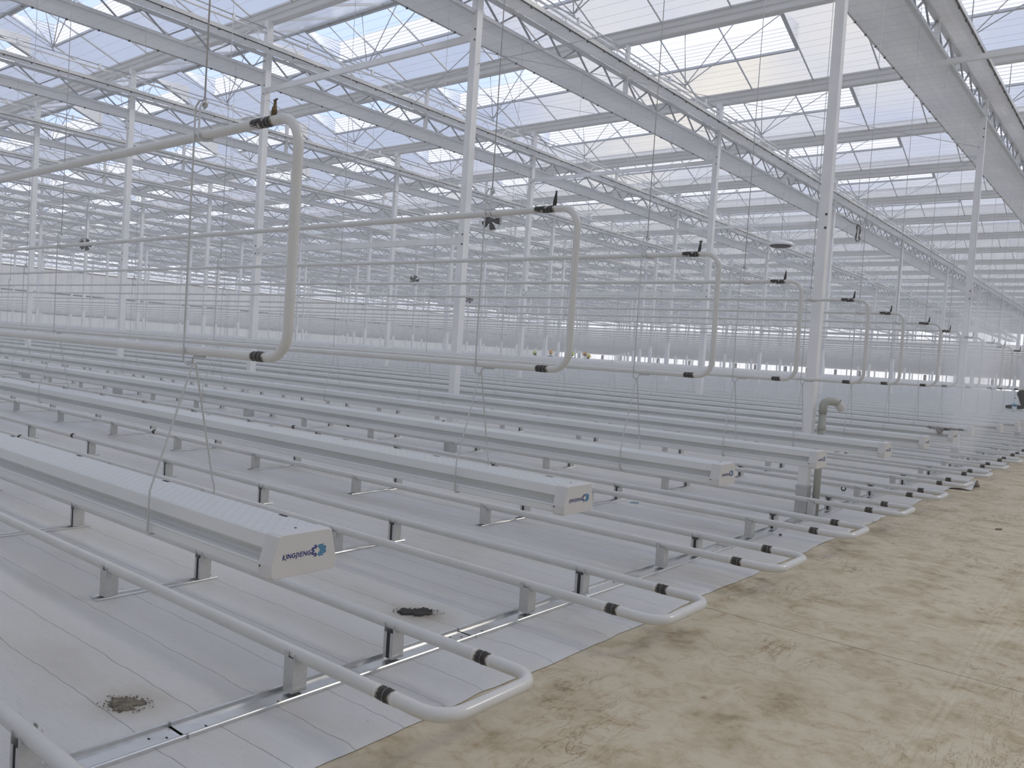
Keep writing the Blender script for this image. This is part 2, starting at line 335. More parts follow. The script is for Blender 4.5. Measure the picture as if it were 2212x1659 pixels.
def thing(name, loc, label, cat, group=None, rz=0.0): return ob(name, None, None, loc, rz, label=label, category=cat, group=group)
def tag(o, label, cat, group=None):
    o['label'] = label; o['category'] = cat
    if group: o['group'] = group
    return o
def arc(c, r, a0, a1, n, plane='xy'):
    res = []
    for i in range(n + 1):
        a = a0 + (a1 - a0) * i / n; p, q = r * math.cos(a), r * math.sin(a)
        res.append((c[0] + p, c[1] + q, c[2]) if plane == 'xy' else (c[0] + p, c[1], c[2] + q))
    return res
ONES = 'first second third fourth fifth sixth seventh eighth ninth tenth eleventh twelfth thirteenth fourteenth fifteenth sixteenth seventeenth eighteenth nineteenth'.split()
def od(i):
    n = i + 1
    if n < 20: return ONES[n - 1]
    t, u = divmod(n, 10)
    return ('twentieth thirtieth fortieth fiftieth sixtieth seventieth'.split()[t - 2]) if u == 0 else 'twenty thirty forty fifty sixty seventy'.split()[t - 2] + '-' + ONES[u - 1]

# ------------------------------------------------------------------ grid of the house
PITCH = 1.6                      # growing rows
T0, BAY = -1.05, 5.15            # truss lines along y at x = T0 - BAY*i
XW, XE = -73.2, 9.25             # side walls
YN, YF = -8.0, 104.0             # end walls
NROW = 64
def TX(i): return T0 - BAY * i

# ------------------------------------------------------------------ floor
fl = MB().box(XW, XE, YN, 3.905, -0.15, 0.0).mesh('slab', 'concrete')
ob('floor', fl, kind='structure')
fl2 = MB().box(XW, XE, 3.913, YF, -0.15, 0.0).mesh('slab', 'concrete')
ob('floor', fl2, kind='structure')
ob('trim_1', MB().box(XW, XE, 3.905, 3.913, -0.15, -0.012).mesh('joint', 'slot'), kind='structure')

def ground_film():
    xs = []; x = -0.345
    while x > -3.2: xs.append(x); x -= 0.035
    while x > -10: xs.append(x); x -= 0.12
    while x > XW + 0.3: xs.append(x); x -= 2.5
    xs.append(XW + 0.3)
    ys = []; y = -1.6
    while y < 9: ys.append(y); y += 0.045
    while y < 22: ys.append(y); y += 0.12
    while y < YF - 0.5: ys.append(y); y += 1.2
    ys = [-7.5, -5, -3] + ys + [YF - 0.3]
    vs = []
    for i, x in enumerate(xs):
        e = max(0.0, 1 - (-0.345 - x) / 1.1)           # wrinkles grow towards the loose edge
        for y in ys:
            nx = mnoise.noise(Vector((x * 1.1, y * 3.2, 0.3))); n2 = mnoise.noise(Vector((x * 3.5, y * 7.5, 5.0))); n3 = mnoise.noise(Vector((x * 0.5, y * 1.1, 9.0)))
            bunch = math.exp(-((y - 7.4) / 0.5) ** 2) + 0.8 * math.exp(-((y - 11.2) / 0.6) ** 2) + 0.5 * math.exp(-((y - 3.0) / 0.35) ** 2)
            n4 = mnoise.noise(Vector((x * 8.0 + y * 3.0, y * 9.0 - x * 4.0, 2.0))); z = 0.005 + max(0, 0.006 * nx + 0.003 * n3 + 0.003)
            if x < -0.74: z = min(z, 0.0085)
            else: z += min(1.0, (x + 0.74) / 0.12) * (0.016 * max(0, n2) + 0.013 * abs(n4) + 0.050 * bunch * max(0, n2 + 0.2))
            xx = x
            if i == 0:
                xx = x + 0.022 * mnoise.noise(Vector((3.0, y * 1.3, 1.0))) - 0.012 * max(0, y - 3) ** 0.5 + 0.012 * mnoise.noise(Vector((8.0, y * 6, 1.0)))
                z = 0.003 + 0.012 * bunch * max(0, n2)
            vs.append((xx, y, z))
    n = len(ys); fs = []
    for i in range(len(xs) - 1):
        for j in range(n - 1): fs.append((i * n + j, i * n + j + 1, (i + 1) * n + j + 1, (i + 1) * n + j))
    return MB().add(vs, fs, True).mesh('ground_sheet', 'film')
tag(ob('ground_sheet', ground_film()), 'white woven plastic ground sheet with dark marker threads under the rows', 'plastic sheet')
# the curled flap of film near the eighth pipe loop
vs = []; fs = []
for i in range(9):
    a = i / 8
    for j in range(9):
        b = j / 8
        vs.append((-0.42 + 0.30 * a, 11.9 + 0.7 * b + 0.1 * a, 0.012 + 0.10 * a * math.sin(PI * b) + 0.018 * math.sin(9 * b + 3 * a)))
for i in range(8):
    for j in range(8): fs.append((i * 9 + j, (i + 1) * 9 + j, (i + 1) * 9 + j + 1, i * 9 + j + 1))
tag(ob('film_flap', MB().add(vs, fs, True).mesh('film_flap', 'film')), 'curled loose flap of white film lifting off the aisle edge', 'plastic sheet')

# ------------------------------------------------------------------ floor pipe rails
RR, RZ, HW = 0.0275, 0.177, 0.28
def rail_mesh(n, arcn):
    c = 0.115; xe = -0.03
    pts = [(-72.4, -HW, RZ), (-30, -HW, RZ), (-9, -HW, RZ), (xe - c, -HW, RZ)] + arc((xe - c, -HW + c, RZ), c, -PI / 2, 0, arcn)[1:] + \
          arc((xe - c, HW - c, RZ), c, 0, PI / 2, arcn) + [(-9, HW, RZ), (-30, HW, RZ), (-72.4, HW, RZ)]
    return MB().tube(pts, RR, n).mesh('pipe', 'paint')
rail_hi, rail_lo = rail_mesh(20, 8), rail_mesh(8, 4)
def seam_mesh(r, L):
    m = MB(); m.tube([(-L / 2, 0, 0), (-L / 4, 0, 0), (-0.002, 0, 0), (0, 0, 0)], [r * 1.012, r * 1.02, r * 1.03, r * 1.09], 18, False)
    m.tube([(0, 0, 0), (0.002, 0, 0), (L / 4, 0, 0), (L / 2, 0, 0)], [r * 1.09, r * 1.03, r * 1.02, r * 1.012], 18, False)
    # weld the two halves into one sleeve
    k = 18; m2 = MB(); vs = m.v[:4 * k] + m.v[5 * k:]
    fs = [tuple(i if i < 4 * k else i - k for i in f) for f in m.f[:3 * k]] + [tuple(3 * k + (i - 4 * k) for i in f) for f in m.f[3 * k:]]
    return m2.add(vs, fs, True).mesh('weld_seam', 'scorch')
seam_r = seam_mesh(RR, 0.11); seam_u = seam_mesh(0.0165, 0.085)
bead_r = MB().tube([(0, RR * 1.05 * math.cos(a * PI / 8), RR * 1.05 * math.sin(a * PI / 8)) for a in range(16)], 0.0014, 6, closed=True).mesh('weld_bead', 'bead')
bead_u = MB().tube([(0, 0.0172 * math.cos(a * PI / 8), 0.0172 * math.sin(a * PI / 8)) for a in range(16)], 0.0011, 6, closed=True).mesh('weld_bead', 'bead')
FARROW = 99
for k in range(NROW):
    jx = random.uniform(-0.012, 0.012) if k > 2 else 0
    lab = ('white U-shaped floor pipe rail, %s loop along the aisle from the front corner' % od(k)) if k < FARROW else 'white U-shaped floor pipe rail in the distant rows beyond the eighteenth loop'
    t = thing('pipe_rail', (jx, PITCH * k, 0), lab, 'pipe rail', 'floor pipe rails')
    ob('pipe', rail_hi if k < 8 else rail_lo, t)
    if k < 26:
        for s in (-1, 1):
            sm = ob('weld_seam', seam_r, t, (-0.314 + random.uniform(-0.01, 0.01), s * HW, RZ))
            if k < 6: ob('weld_bead', bead_r, sm, (random.uniform(-0.008, 0.008), 0, 0))
    if k < 14:
        for s in (-1, 1): ob('weld_seam', seam_r, t, (-8.24 + random.uniform(-0.06, 0.06), s * HW, RZ))

# ------------------------------------------------------------------ rail stands
def post_mesh(flip):
    """lipped channel post: plain back, two notched cheeks that cradle the pipe, dark slot towards the rail middle"""
    m = MB(); t = 0.003; wx, wy = 0.064, 0.072; c = flip
    y0 = -c * wy / 2; y1 = c * wy / 2            # back and slot side
    def bx(xa, xb, ya, yb, za, zb): m.box(min(xa, xb), max(xa, xb), min(ya, yb), max(ya, yb), za, zb)
    # one connected profile swept up to below the pipe
    prof = [(-wx / 2, y1), (-wx / 2, y0), (wx / 2, y0), (wx / 2, y1), (wx / 2 - 0.02, y1), (wx / 2 - 0.02, y1 - c * t), (wx / 2 - t, y1 - c * t), (wx / 2 - t, y0 + c * t),
            (-wx / 2 + t, y0 + c * t), (-wx / 2 + t, y1 - c * t), (-wx / 2 + 0.02, y1 - c * t), (-wx / 2 + 0.02, y1)]
    if c < 0: prof = prof[::-1]
    zt = RZ - RR - 0.004
    m.prism(prof, 'z', 0.022, zt)
    # ears either side of the pipe
    for xa in (-wx / 2, wx / 2 - t):
        for s in (-1, 1):
            o1 = s * wy / 2; pts = [(o1, zt), (o1, RZ + 0.010), (o1 - s * 0.004, RZ + 0.012)]
            for i in range(5):
                a = i / 4 * PI / 2; pts.append((s * (RR + 0.001) * math.cos(a), RZ - (RR + 0.001) * math.sin(a)))
            pts += [(s * 0.004, zt)]
            if s < 0: pts = pts[::-1]
            m.prism(pts, 'x', xa, xa + t)
    bx(-wx / 2, -wx / 2 + 0.026, y0, y0 + c * t, zt, RZ + 0.016); bx(-wx / 2 + 0.026, wx / 2, y0, y0 + c * t, zt, RZ - 0.010)
    bx(-wx / 2 + 0.02, wx / 2 - 0.02, y0 + c * 0.012, y0 + c * 0.013, 0.022, zt, ) if False else None
    return m.mesh('post', 'galv')
post_n, post_f = post_mesh(1), post_mesh(-1)
post_slot = MB().box(-0.0108, 0.0108, -0.001, 0.001, 0.022, RZ - RR - 0.006).mesh('slot', 'slot')
def strip_mesh(L, w, lip=0.016):
    t = 0.003; a = w / 2
    prof = [(-a, 0.004), (-a, lip), (-a + t, lip + 0.004), (-a + 0.012, lip + 0.002), (-a + 0.014, 0.010), (a - 0.014, 0.010), (a - 0.012, lip + 0.002), (a - t, lip + 0.004), (a, lip), (a, 0.004)]
    return MB().prism([(p[0], p[1]) for p in prof], 'y', -L / 2, L / 2).mesh('base_strip', 'chan')
strip_s, strip_l = strip_mesh(0.72, 0.075), strip_mesh(1.612, 0.14, 0.022)
hole = MB().prism([(0.008 * math.cos(a * PI / 4), 0.0045 * math.sin(a * PI / 4)) for a in range(8)], 'z', 0.0098, 0.0106).mesh('bolt_hole', 'slot')
# one joined copy for the far ones
def stand_geo(m, x, y, hi=False):
    m.box(x - 0.038, x + 0.038, y - 0.36, y + 0.36, 0.004, 0.018)
    for s in (-1, 1):
        m.box(x - 0.031, x + 0.031, y + s * HW - 0.030, y + s * HW + 0.030, 0.018, RZ - RR); m.box(x - 0.012, x + 0.012, y + s * HW - s * 0.031 - 0.001, y + s * HW - s * 0.031 + 0.001, 0.02, 0.15, 1)
SX = [-0.885 - 1.705 * i for i in range(42)]
cand = []; rest = []
for k in range(NROW):
    for i, x in enumerate(SX):
        if i == 0: continue
        y = PITCH * k; q = cview(x, y, 0.1)
        if q and inview(x, y, 0.1): cand.append((q[2], k, i))
        else: rest.append((k, i))
cand.sort()
near = cand[:260]; rest += [(k, i) for _, k, i in cand[260:]]
for d, k, i in near:
    lab = 'galvanised two-post stand under the %s pipe loop, %s stand back from the aisle' % (od(k), od(i)) if True else ''
    t = thing('rail_stand', (SX[i] + random.uniform(-0.02, 0.02), PITCH * k, 0), lab, 'pipe stand', 'two-post stands under the rails')
    if d < 18:
        ob('base_strip', strip_s, t)
        for s, me in ((-1, post_n), (1, post_f)):
            p = ob('post', me, t, (0, s * HW, 0)); ob('slot', post_slot, p, (0, -s * 0.0332, 0))
    else:
        m = MB(); stand_geo(m, 0, 0); me = bpy.data.meshes.get('stand_small') or m.mesh('stand_small', 'galv', 'slot'); o = ob('post_frame', me, t)
m = MB()
for k, i in rest: stand_geo(m, SX[i], PITCH * k)
tag(ob('distant_stands', m.mesh('distant_stands', 'galv', 'slot'), kind='stuff'), 'many far galvanised stands under the distant pipe rails', 'pipe stand')
for k in range(0, NROW):
    lab = ('long galvanised base channel crossing under the %s pipe loop' % od(k)) if k < FARROW else 'long galvanised base channel beneath pipe loops beyond the eighteenth'
    t = thing('base_channel', (SX[0] - 0.0, PITCH * k, 0), lab, 'base channel', 'base channels beside the aisle')
    ob('channel', strip_l, t)
    for s, me in ((-1, post_n), (1, post_f)):
        p = ob('post', me, t, (0, s * HW, 0))
        if k < 14: ob('slot', post_slot, p, (0, -s * 0.0332, 0))
    if k < 6:
        for hx, hy in ((-0.02, 0.70), (0.015, 0.75), (0.025, -0.70), (0.03, -0.38)): ob('bolt_hole', hole, t, (hx, hy, 0))

# ------------------------------------------------------------------ growing gutters
GXE = {1: -.167, 2: -.2245, 3: -.20, 4: -.145, 5: -.065, 6: -.073, 7: -.095, 8: -.16, 9: -.037, 10: -.0}
HALF = [(0.096, 0.900), (0.1005, 0.896), (0.1075, 0.857), (0.1060, 0.853), (0.0940, 0.851), (0.0780, 0.843), (0.0740, 0.828), (0.0840, 0.818), (0.1170, 0.8155), (0.1190, 0.810), (0.1165, 0.806), (0.1195, 0.781), (0.112, 0.776)]
GPROF = [(-y, z) for y, z in HALF[::-1]][::-1][::-1]
def gprofile(): return [(y, z) for y, z in HALF] + [(-y, z) for y, z in HALF[::-1]]
prof = gprofile()[::-1]          # counter-clockwise seen from +x
ntop = None
mis = []
for i in range(len(prof)):
    a, b = prof[i], prof[(i + 1) % len(prof)]
    mis.append(1 if (a[1] == 0.900 and b[1] == 0.900) else 0)
trough = MB().prism(prof, 'x', -72.0, 0.0, mis=mis).mesh('trough', 'gutter', 'gtop')
def cap_mesh():
    m = MB(); out = [(0.092, 0.9045), (0.1035, 0.899), (0.1255, 0.812), (0.1245, 0.776), (0.115, 0.768)]
    ring = [(-y, z) for y, z in out] + [(y, z) for y, z in out[::-1]]
    def lay(x, s): return [(x, y * s if True else y, 0.838 + (z - 0.838) * s) for y, z in ring]
    layers = [lay(-0.055, 1.0), lay(-0.008, 1.0), lay(-0.003, 0.992), lay(0.002, 0.975), lay(0.0052, 0.945)]
    n = len(ring); vs = [p for q in layers for p in q]; fs = []
    for i in range(len(layers) - 1):
        for j in range(n): fs.append((i * n + j, (i + 1) * n + j, (i + 1) * n + (j + 1) % n, i * n + (j + 1) % n))
    m.add(vs, fs, False)
    k = (len(layers) - 1) * n; m.f.append(tuple(k + j for j in range(n))[::-1]); m.sm.append(False); m.mi.append(0)
    m.f.append(tuple(range(n))); m.sm.append(False); m.mi.append(0)
    me = m.mesh('end_cap', 'cap'); return me
cap = cap_mesh()
screw = MB().prism([(0.004 * math.cos(a * PI / 4), 0.004 * math.sin(a * PI / 4)) for a in range(8)], 'y', -0.0015, 0.0015).mesh('screw', 'dark')
# ---- the mark on the cap: lettering drawn as strokes, and the faceted two-tone globe beside it
def stroke(m, pts, w, u0, v0, h, sl, mi=0):
    for (a, b) in zip(pts, pts[1:]):
        A = Vector((u0 + a[0] * h * 1.38 + sl * a[1] * h, v0 + a[1] * h)); B = Vector((u0 + b[0] * h * 1.38 + sl * b[1] * h, v0 + b[1] * h))
        d = (B - A); n = Vector((-d.y, d.x)).normalized() * w / 2; e = d.normalized() * w * 0.3; A -= e; B += e
        m.add([(0, *(A - n)), (0, *(B - n)), (0, *(B + n)), (0, *(A + n))], [(0, 1, 2, 3)], False, mi)
def poly_arc(cx, cy, rx, ry, a0, a1, n=7): return [(cx + rx * math.cos(math.radians(a0 + (a1 - a0) * i / n)), cy + ry * math.sin(math.radians(a0 + (a1 - a0) * i / n))) for i in range(n + 1)]
GL = {
 'K': [[(0, -0.18), (0, 1)], [(0.62, -0.30), (0.02, 0.30)], [(0.5, 0.9), (0.06, 0.38)]],
 'I': [[(0.05, 0), (0.05, 1)]],
 'N': [[(0, 0), (0, 1)], [(0, 1), (0.55, 0)], [(0.55, 0), (0.55, 1)]],
 'G': [poly_arc(0.33, 0.5, 0.33, 0.5, 50, 360), [(0.66, 0.46), (0.36, 0.46)]],
 'p': [[(0, -0.38), (0, 1)], poly_arc(0.0, 0.5, 0.46, 0.5, 85, -62)],
 'E': [[(0, 0), (0, 1)], [(0, 1), (0.5, 1)], [(0, 0.52), (0.45, 0.52)], [(0, 0), (0.5, 0)]],
}
ADV = {'K': 0.66, 'I': 0.32, 'N': 0.80, 'G': 0.92, 'p': 0.74, 'E': 0.74}
def letter_meshes():
    h = 0.0130; u = 0.0; res = []
    for ch in 'KINGpENG':
        m = MB()
        for s in GL[ch]: stroke(m, s, 0.0028, 0, 0, h, 0.10)
        res.append((u, m.mesh('letter', 'logo_blue'))); u += ADV[ch] * h * 1.38
    return res, u
LET, LETW = letter_meshes()
ym = MB(); ym.add([(0, 0.0045, 0.0110), (0, 0.0105, 0.0130), (0, 0.0062, 0.0066)], [(0, 1, 2)])
yellow = ym.mesh('accent', 'logo_yellow')
def globe():
    d = MB(); c = MB(); s = 0.0096; hh = s * 0.866
    R = 0.0285; SXX, SZZ = 1.06, 0.76
    for r in range(-4, 4):
        for q in range(-9, 10):
            up = (q + r) % 2 == 0
            cx = q * s / 2; z0, z1 = r * hh, (r + 1) * hh
            tri = [(cx - s / 2, z0), (cx + s / 2, z0), (cx, z1)] if up else [(cx - s / 2, z1), (cx, z0), (cx + s / 2, z1)]
            gx = sum(p[0] for p in tri) / 3; gz = sum(p[1] for p in tri) / 3
            tri = [(gx + (p[0] - gx) * 0.86, gz + (p[1] - gz) * 0.86) for p in tri]
            rad = math.hypot(gx, gz * 0.98)
            if gx < -0.0085 and rad < R * 0.93 and not (gx > -0.0145 and abs(gz) < 0.0065): d.add([(0, x * SXX, z * SZZ) for x, z in tri], [(0, 1, 2)])
            elif gx > -0.0045 and rad < R * 0.93 and not (gx < 0.003 and abs(gz) < 0.0055): c.add([(0, x * SXX, z * SZZ) for x, z in tri], [(0, 1, 2)])
    return d.mesh('mark_dark', 'logo_blue'), c.mesh('mark_light', 'logo_cyan')
GD, GC = globe()
slotm = MB().box(-0.022, 0.022, -0.006, 0.006, 0, 0.0012).mesh('drain_slot', 'slot')
for k in range(0, NROW):
    y = PITCH * k - 0.82; xe = GXE.get(k, random.uniform(-0.2, 0.0))
    lab = ('white growing gutter with perforated top hung over the floor, %s from the front corner' % od(k)) if k < FARROW else 'white growing gutter in the distant rows beyond the eighteenth'
    if 1 <= k <= 5: lab = ('white growing gutter with a printed end cap, %s end cap from the front corner' % od(k - 1))
    if k == 0: lab = 'white growing gutter hanging before the first printed one'
    t = thing('growing_gutter', (xe, y, 0), lab, 'gutter', 'white growing gutters')
    ob('trough', trough, t, (-0.012, 0, 0))
    c = ob('end_cap', cap, t)
    if k < 12:
        ob('screw', screw, c, (-0.048, -0.1245, 0.806)); ob('screw', screw, c, (-0.048, 0.1245, 0.806)); 
    if k < 8:
        hole2 = ob('screw', screw, c, (-0.05, 0.0, 0.9046)); hole2.rotation_euler = (PI / 2, 0, 0)
        lg = ob('brand_mark', GD, c, (0.0058, 0.052, 0.838)); ob('brand_mark', GC, c, (0.0058, 0.052, 0.838))
        for u, me in LET: ob('letter', me, c, (0.0058, -0.081 + u, 0.8285))
        ob('letter_accent', yellow, c, (0.0060, -0.081, 0.8285))
    if k in (1, 2):
        for j in range(5): ob('drain_slot', slotm, t, (-0.24 - 0.78 * j, 0.090, 0.8996))

# ------------------------------------------------------------------ hanging heating loops
UX = {1: -.310, 2: -.335, 3: -.355, 4: -.396, 5: -.33, 6: -.40, 7: -.35}
UR, UZT, UZB = 0.0165, 2.205, 1.432
def loop_mesh(n, an):
    c = 0.095
    pts = [(-72, 0, UZB), (-40, 0, UZB), (-12, 0, UZB), (-c, 0, UZB)] + arc((-c, 0, UZB + c), c, -PI / 2, 0, an, 'xz')[1:] + arc((-c, 0, UZT - c), c, 0, PI / 2, an, 'xz') + [(-12, 0, UZT), (-40, 0, UZT), (-72, 0, UZT)]
    return MB().tube(pts, UR, n).mesh('pipe', 'paint')
loop_hi, loop_lo = loop_mesh(16, 8), loop_mesh(6, 4)
valve_body = MB().tube([(0, 0, 0), (0.0, 0, 0.020), (0.002, 0, 0.022), (0.004, 0, 0.05), (0.006, 0, 0.055), (0.008, 0, 0.085)], [0.014, 0.013, 0.0155, 0.012, 0.009, 0.006], 12).mesh('air_valve', 'brass')
valve_dark = MB().tube([(0, 0, 0), (0.0, 0, 0.020), (0.002, 0, 0.022), (0.006, 0, 0.06), (0.009, 0, 0.085), (0.010, 0, 0.10)], [0.014, 0.013, 0.0155, 0.011, 0.007, 0.006], 12).mesh('air_valve', 'dark')
valve_t = MB().tube([(0, -0.022, 0), (0, -0.008, 0.001), (0, 0.008, 0.001), (0, 0.022, 0)], [0.0045, 0.0052, 0.0052, 0.0045], 8).mesh('handle', 'brass')
for k in range(1, NROW):
    y = PITCH * k - 0.82; x = UX.get(k, random.uniform(-0.42, -0.30))
    lab = ('white hanging heating pipe bent into a tall loop, %s loop from the front corner' % od(k - 1)) if k - 1 < FARROW else 'white hanging heating pipe loop above the distant rows beyond the eighteenth'
    t = thing('heating_loop', (x, y, 0), lab, 'heating pipe', 'hanging heating pipes')
    ob('pipe', loop_hi if k < 8 else loop_lo, t)
    if k < 24:
        s1 = ob('weld_seam', seam_u, t, (-0.172, 0, UZT)); s2 = ob('weld_seam', seam_u, t, (-0.148, 0, UZB)); s3 = ob('weld_seam', seam_u, t, (-0.218, 0, UZT + 0.0006))
        if k < 7:
            for q in (-0.010, 0.010): ob('weld_bead', bead_u, s1, (q, 0, 0)); ob('weld_bead', bead_u, s2, (q, 0, 0))
        v = ob('air_valve', valve_body if k == 1 else valve_dark, t, (-0.142, 0, UZT + 0.012)); v.scale = (0.66, 0.66, 0.62 if k == 1 else 0.75)
        if k == 1 or k % 3 == 0: ob('handle', valve_t, v, (0.009, 0, 0.088), 1.35)

# ------------------------------------------------------------------ wire hangers (one under every truss on every row)
def hanger_parts():
    w = 0.0036; p = {}
    p['rod'] = MB().tube([(0, 0, 6.29), (0, 0, 2.33)], 0.0032, 6).mesh('rod', 'alu')
    p['clamp'] = MB().tube([(-0.008, 0, 2.315), (0, 0, 2.335), (0.012, 0.0, 2.33), (0.012, 0, 2.312), (0, 0, 2.306), (-0.008, 0, 2.315)], 0.006, 8).mesh('clamp', 'zinc')
    p['hook'] = MB().tube([(0.010, 0, 2.33), (0.010, -0.015, 2.318), (0.008, -0.0215, 2.30), (0.008, -0.0215, 2.20), (0.010, -0.0205, 2.188), (0.016, -0.012, 2.184), (0.030, -0.002, 2.1835), (0.058, 0.002, 2.183), (0.060, 0.002, 2.192)], 0.0038, 8).mesh('hook', 'zinc')
    p['long_rod'] = MB().tube([(0.008, 0.004, 2.334), (-0.014, -0.012, 2.33), (-0.022, -0.0215, 2.305), (-0.022, -0.0215, 1.405), (-0.021, -0.018, 1.388), (-0.012, -0.006, 1.380), (0.000, 0.0, 1.386), (0.006, 0, 1.404), (0.012, 0, 1.4105), (0.085, 0, 1.4115), (0.09, 0, 1.416)], 0.0038, 8).mesh('long_rod', 'zinc')
    yb = 0.021
    leg = []
    p['bracket'] = MB().tube([(-0.01, -0.095, 0.772), (-0.012, -0.122, 0.772), (-0.014, -0.129, 0.782), (-0.016, -0.126, 0.925), (-0.017, -0.120, 0.945), (-0.019, 0.012, 1.372), (-0.019, 0.016, 1.384), (-0.019, 0.021, 1.389), (-0.019, 0.026, 1.384), (-0.019, 0.030, 1.372), (-0.017, 0.118, 0.945), (-0.016, 0.125, 0.925), (-0.014, 0.129, 0.782), (-0.012, 0.122, 0.772), (-0.01, 0.095, 0.772)], 0.0036, 8).mesh('bracket', 'zinc')
    return p
HP = hanger_parts()
def hanger_geo(m, x, y, n=4):
    m.tube([(x, y, 6.29), (x, y, 2.33)], 0.0032, n, False); m.tube([(x - 0.02, y + 0.02, 2.32), (x - 0.02, y + 0.02, 1.39)], 0.0036, n, False)
    m.tube([(x - 0.015, y - 0.128, 0.775), (x - 0.016, y - 0.126, 0.93), (x - 0.019, y + 0.02, 1.388), (x - 0.016, y + 0.126, 0.93), (x - 0.015, y + 0.128, 0.775)], 0.0036, n, False)
    m.tube([(x, y, 2.184), (x + 0.055, y, 2.184)], 0.0036, n, False)
cand = []; rest = []
for k in range(0, NROW):
    for i in range(14):
        if (k, i) == (15, 0): continue                     # the kneeling person takes up this spot
        x, y = TX(i) + 0.17, PITCH * k - 0.82; q = cview(x, y, 1.4)
        if q and any(inview(x, y, z, 60) for z in (0.9, 2, 4, 6)): cand.append((q[2], k, i))
        else: rest.append((k, i))
cand.sort(); rest += [(k, i) for _, k, i in cand[220:]]
hg1 = MB(); hanger_geo(hg1, 0, 0); hg1 = hg1.mesh('wire_frame', 'zinc')
for d, k, i in cand[:220]:
    lab = 'galvanised wire hanger from the %s truss line holding the %s hanging gutter' % (od(i), od(max(0, k - 1))) if k > 0 else ''
    if k == 0: lab = 'galvanised wire hanger from the %s truss line on the gutter before the first end cap' % od(i)
    t = thing('wire_hanger', (TX(i) + 0.17, PITCH * k - 0.82, 0), lab, 'hanger', 'wire hangers on the gutters')
    if d < 17:
        for n_, me in HP.items(): ob(n_, me, t)
    else: ob('wire_frame', hg1, t)
m = MB()
for k, i in rest: hanger_geo(m, TX(i) + 0.17, PITCH * k - 0.82, 3)
tag(ob('distant_hangers', m.mesh('distant_hangers', 'zinc'), kind='stuff'), 'many thin wire hangers over the farthest gutters', 'hanger')

# ------------------------------------------------------------------ columns
def col_mesh(w): return MB().box(-w / 2, w / 2, -w / 2, w / 2, 0.30, 7.25).mesh('shaft', 'steel')
col_a, col_b = col_mesh(0.10), col_mesh(0.115)
def sleeve(w):
    m = MB(); a, b = w / 2 + 0.012, w / 2 + 0.018
    vs = []
    for z, q in ((0, a), (0.27, a), (0.28, b), (0.30, b), (0.305, w / 2)): vs += [(-q, -q, z), (q, -q, z), (q, q, z), (-q, q, z)]
    fs = [(3, 2, 1, 0), (16, 17, 18, 19)]
    for l in range(4):
        for j in range(4): fs.append((l * 4 + j, l * 4 + (j + 1) % 4, l * 4 + 4 + (j + 1) % 4, l * 4 + 4 + j))
    return m.add(vs, fs).mesh('foot_sleeve', 'galv')
slv_a, slv_b = sleeve(0.10), sleeve(0.115)
boltm = MB().prism([(0.013 * math.cos(a * PI / 3), 0.013 * math.sin(a * PI / 3)) for a in range(6)], 'y', -0.008, 0.008).mesh('bolt', 'dark')
YC = lambda j: 8.0 * j - 0.08
for i in range(-2, 14):
    for j in range(0, 14):
        x, y = TX(i), YC(j)
        if j == 13 and i >= 0: pass
        if i < 0: lab = 'white square steel column across the aisle, %s in depth on the %s line there' % (od(j), od(-1 - i))
        elif j == 0: lab = 'white square steel column behind the first rows on the %s truss line' % od(i)
        else: lab = 'white square steel column, %s in depth on the %s truss line' % (od(j - 1), od(i))
        t = thing('column', (x, y, 0), lab, 'column', 'white roof columns')
        ob('shaft', col_a if i <= 0 else col_b, t); ob('foot_sleeve', slv_a if i <= 0 else slv_b, t)
        if j in (1, 2) and 0 <= i < 4:
            for z in (3.02, 3.16, 5.93, 6.08):
                for s in (0.03,): ob('bolt', boltm, t, (s, -0.058 if i else -0.05, z))

# ------------------------------------------------------------------ ties and braces between columns
tie = MB().box(-BAY + 0.06, -0.06, -0.03, 0.03, -0.045, 0.045).mesh('tie', 'steel')
brace = MB().tube([(-0.07, 0, 0.05), (-BAY + 0.07, 0, 2.75)], 0.006, 6).mesh('rod', 'alu')
brace2 = MB().tube([(-BAY + 0.07, 0, 0.05), (-0.07, 0, 2.75)], 0.006, 6).mesh('rod', 'alu')
turn = MB().tube([(-0.33, 0, 0.185), (-0.36, 0, 0.2), (-0.60, 0, 0.335), (-0.63, 0, 0.35)], [0.008, 0.018, 0.018, 0.008], 8).mesh('turnbuckle', 'galv')
for j in range(1, 9):
    for i, z in ((1, 3.08), (1, 6.0)):
        t = thing('tie_beam', (TX(i), YC(j), z), '%s white tie beam between second and third truss lines at the %s column' % ('low' if z < 4 else 'high', od(j - 1)), 'beam', 'tie beams between columns')
        ob('bar', tie, t)
    t = thing('wind_brace', (TX(1), YC(j), 3.08), 'crossed steel brace rods over the low tie beam at the %s column' % od(j - 1), 'brace', 'crossed wind braces')
    b = ob('rod', brace, t); ob('turnbuckle', turn, t); ob('rod', brace2, t)
t = tag(ob('tie_bar', MB().box(-1.1, 4.05, 12.20, 12.26, 6.06, 6.13).mesh('tie_bar', 'steel')), 'pale tie bar crossing under the first truss beside the aisle', 'beam')

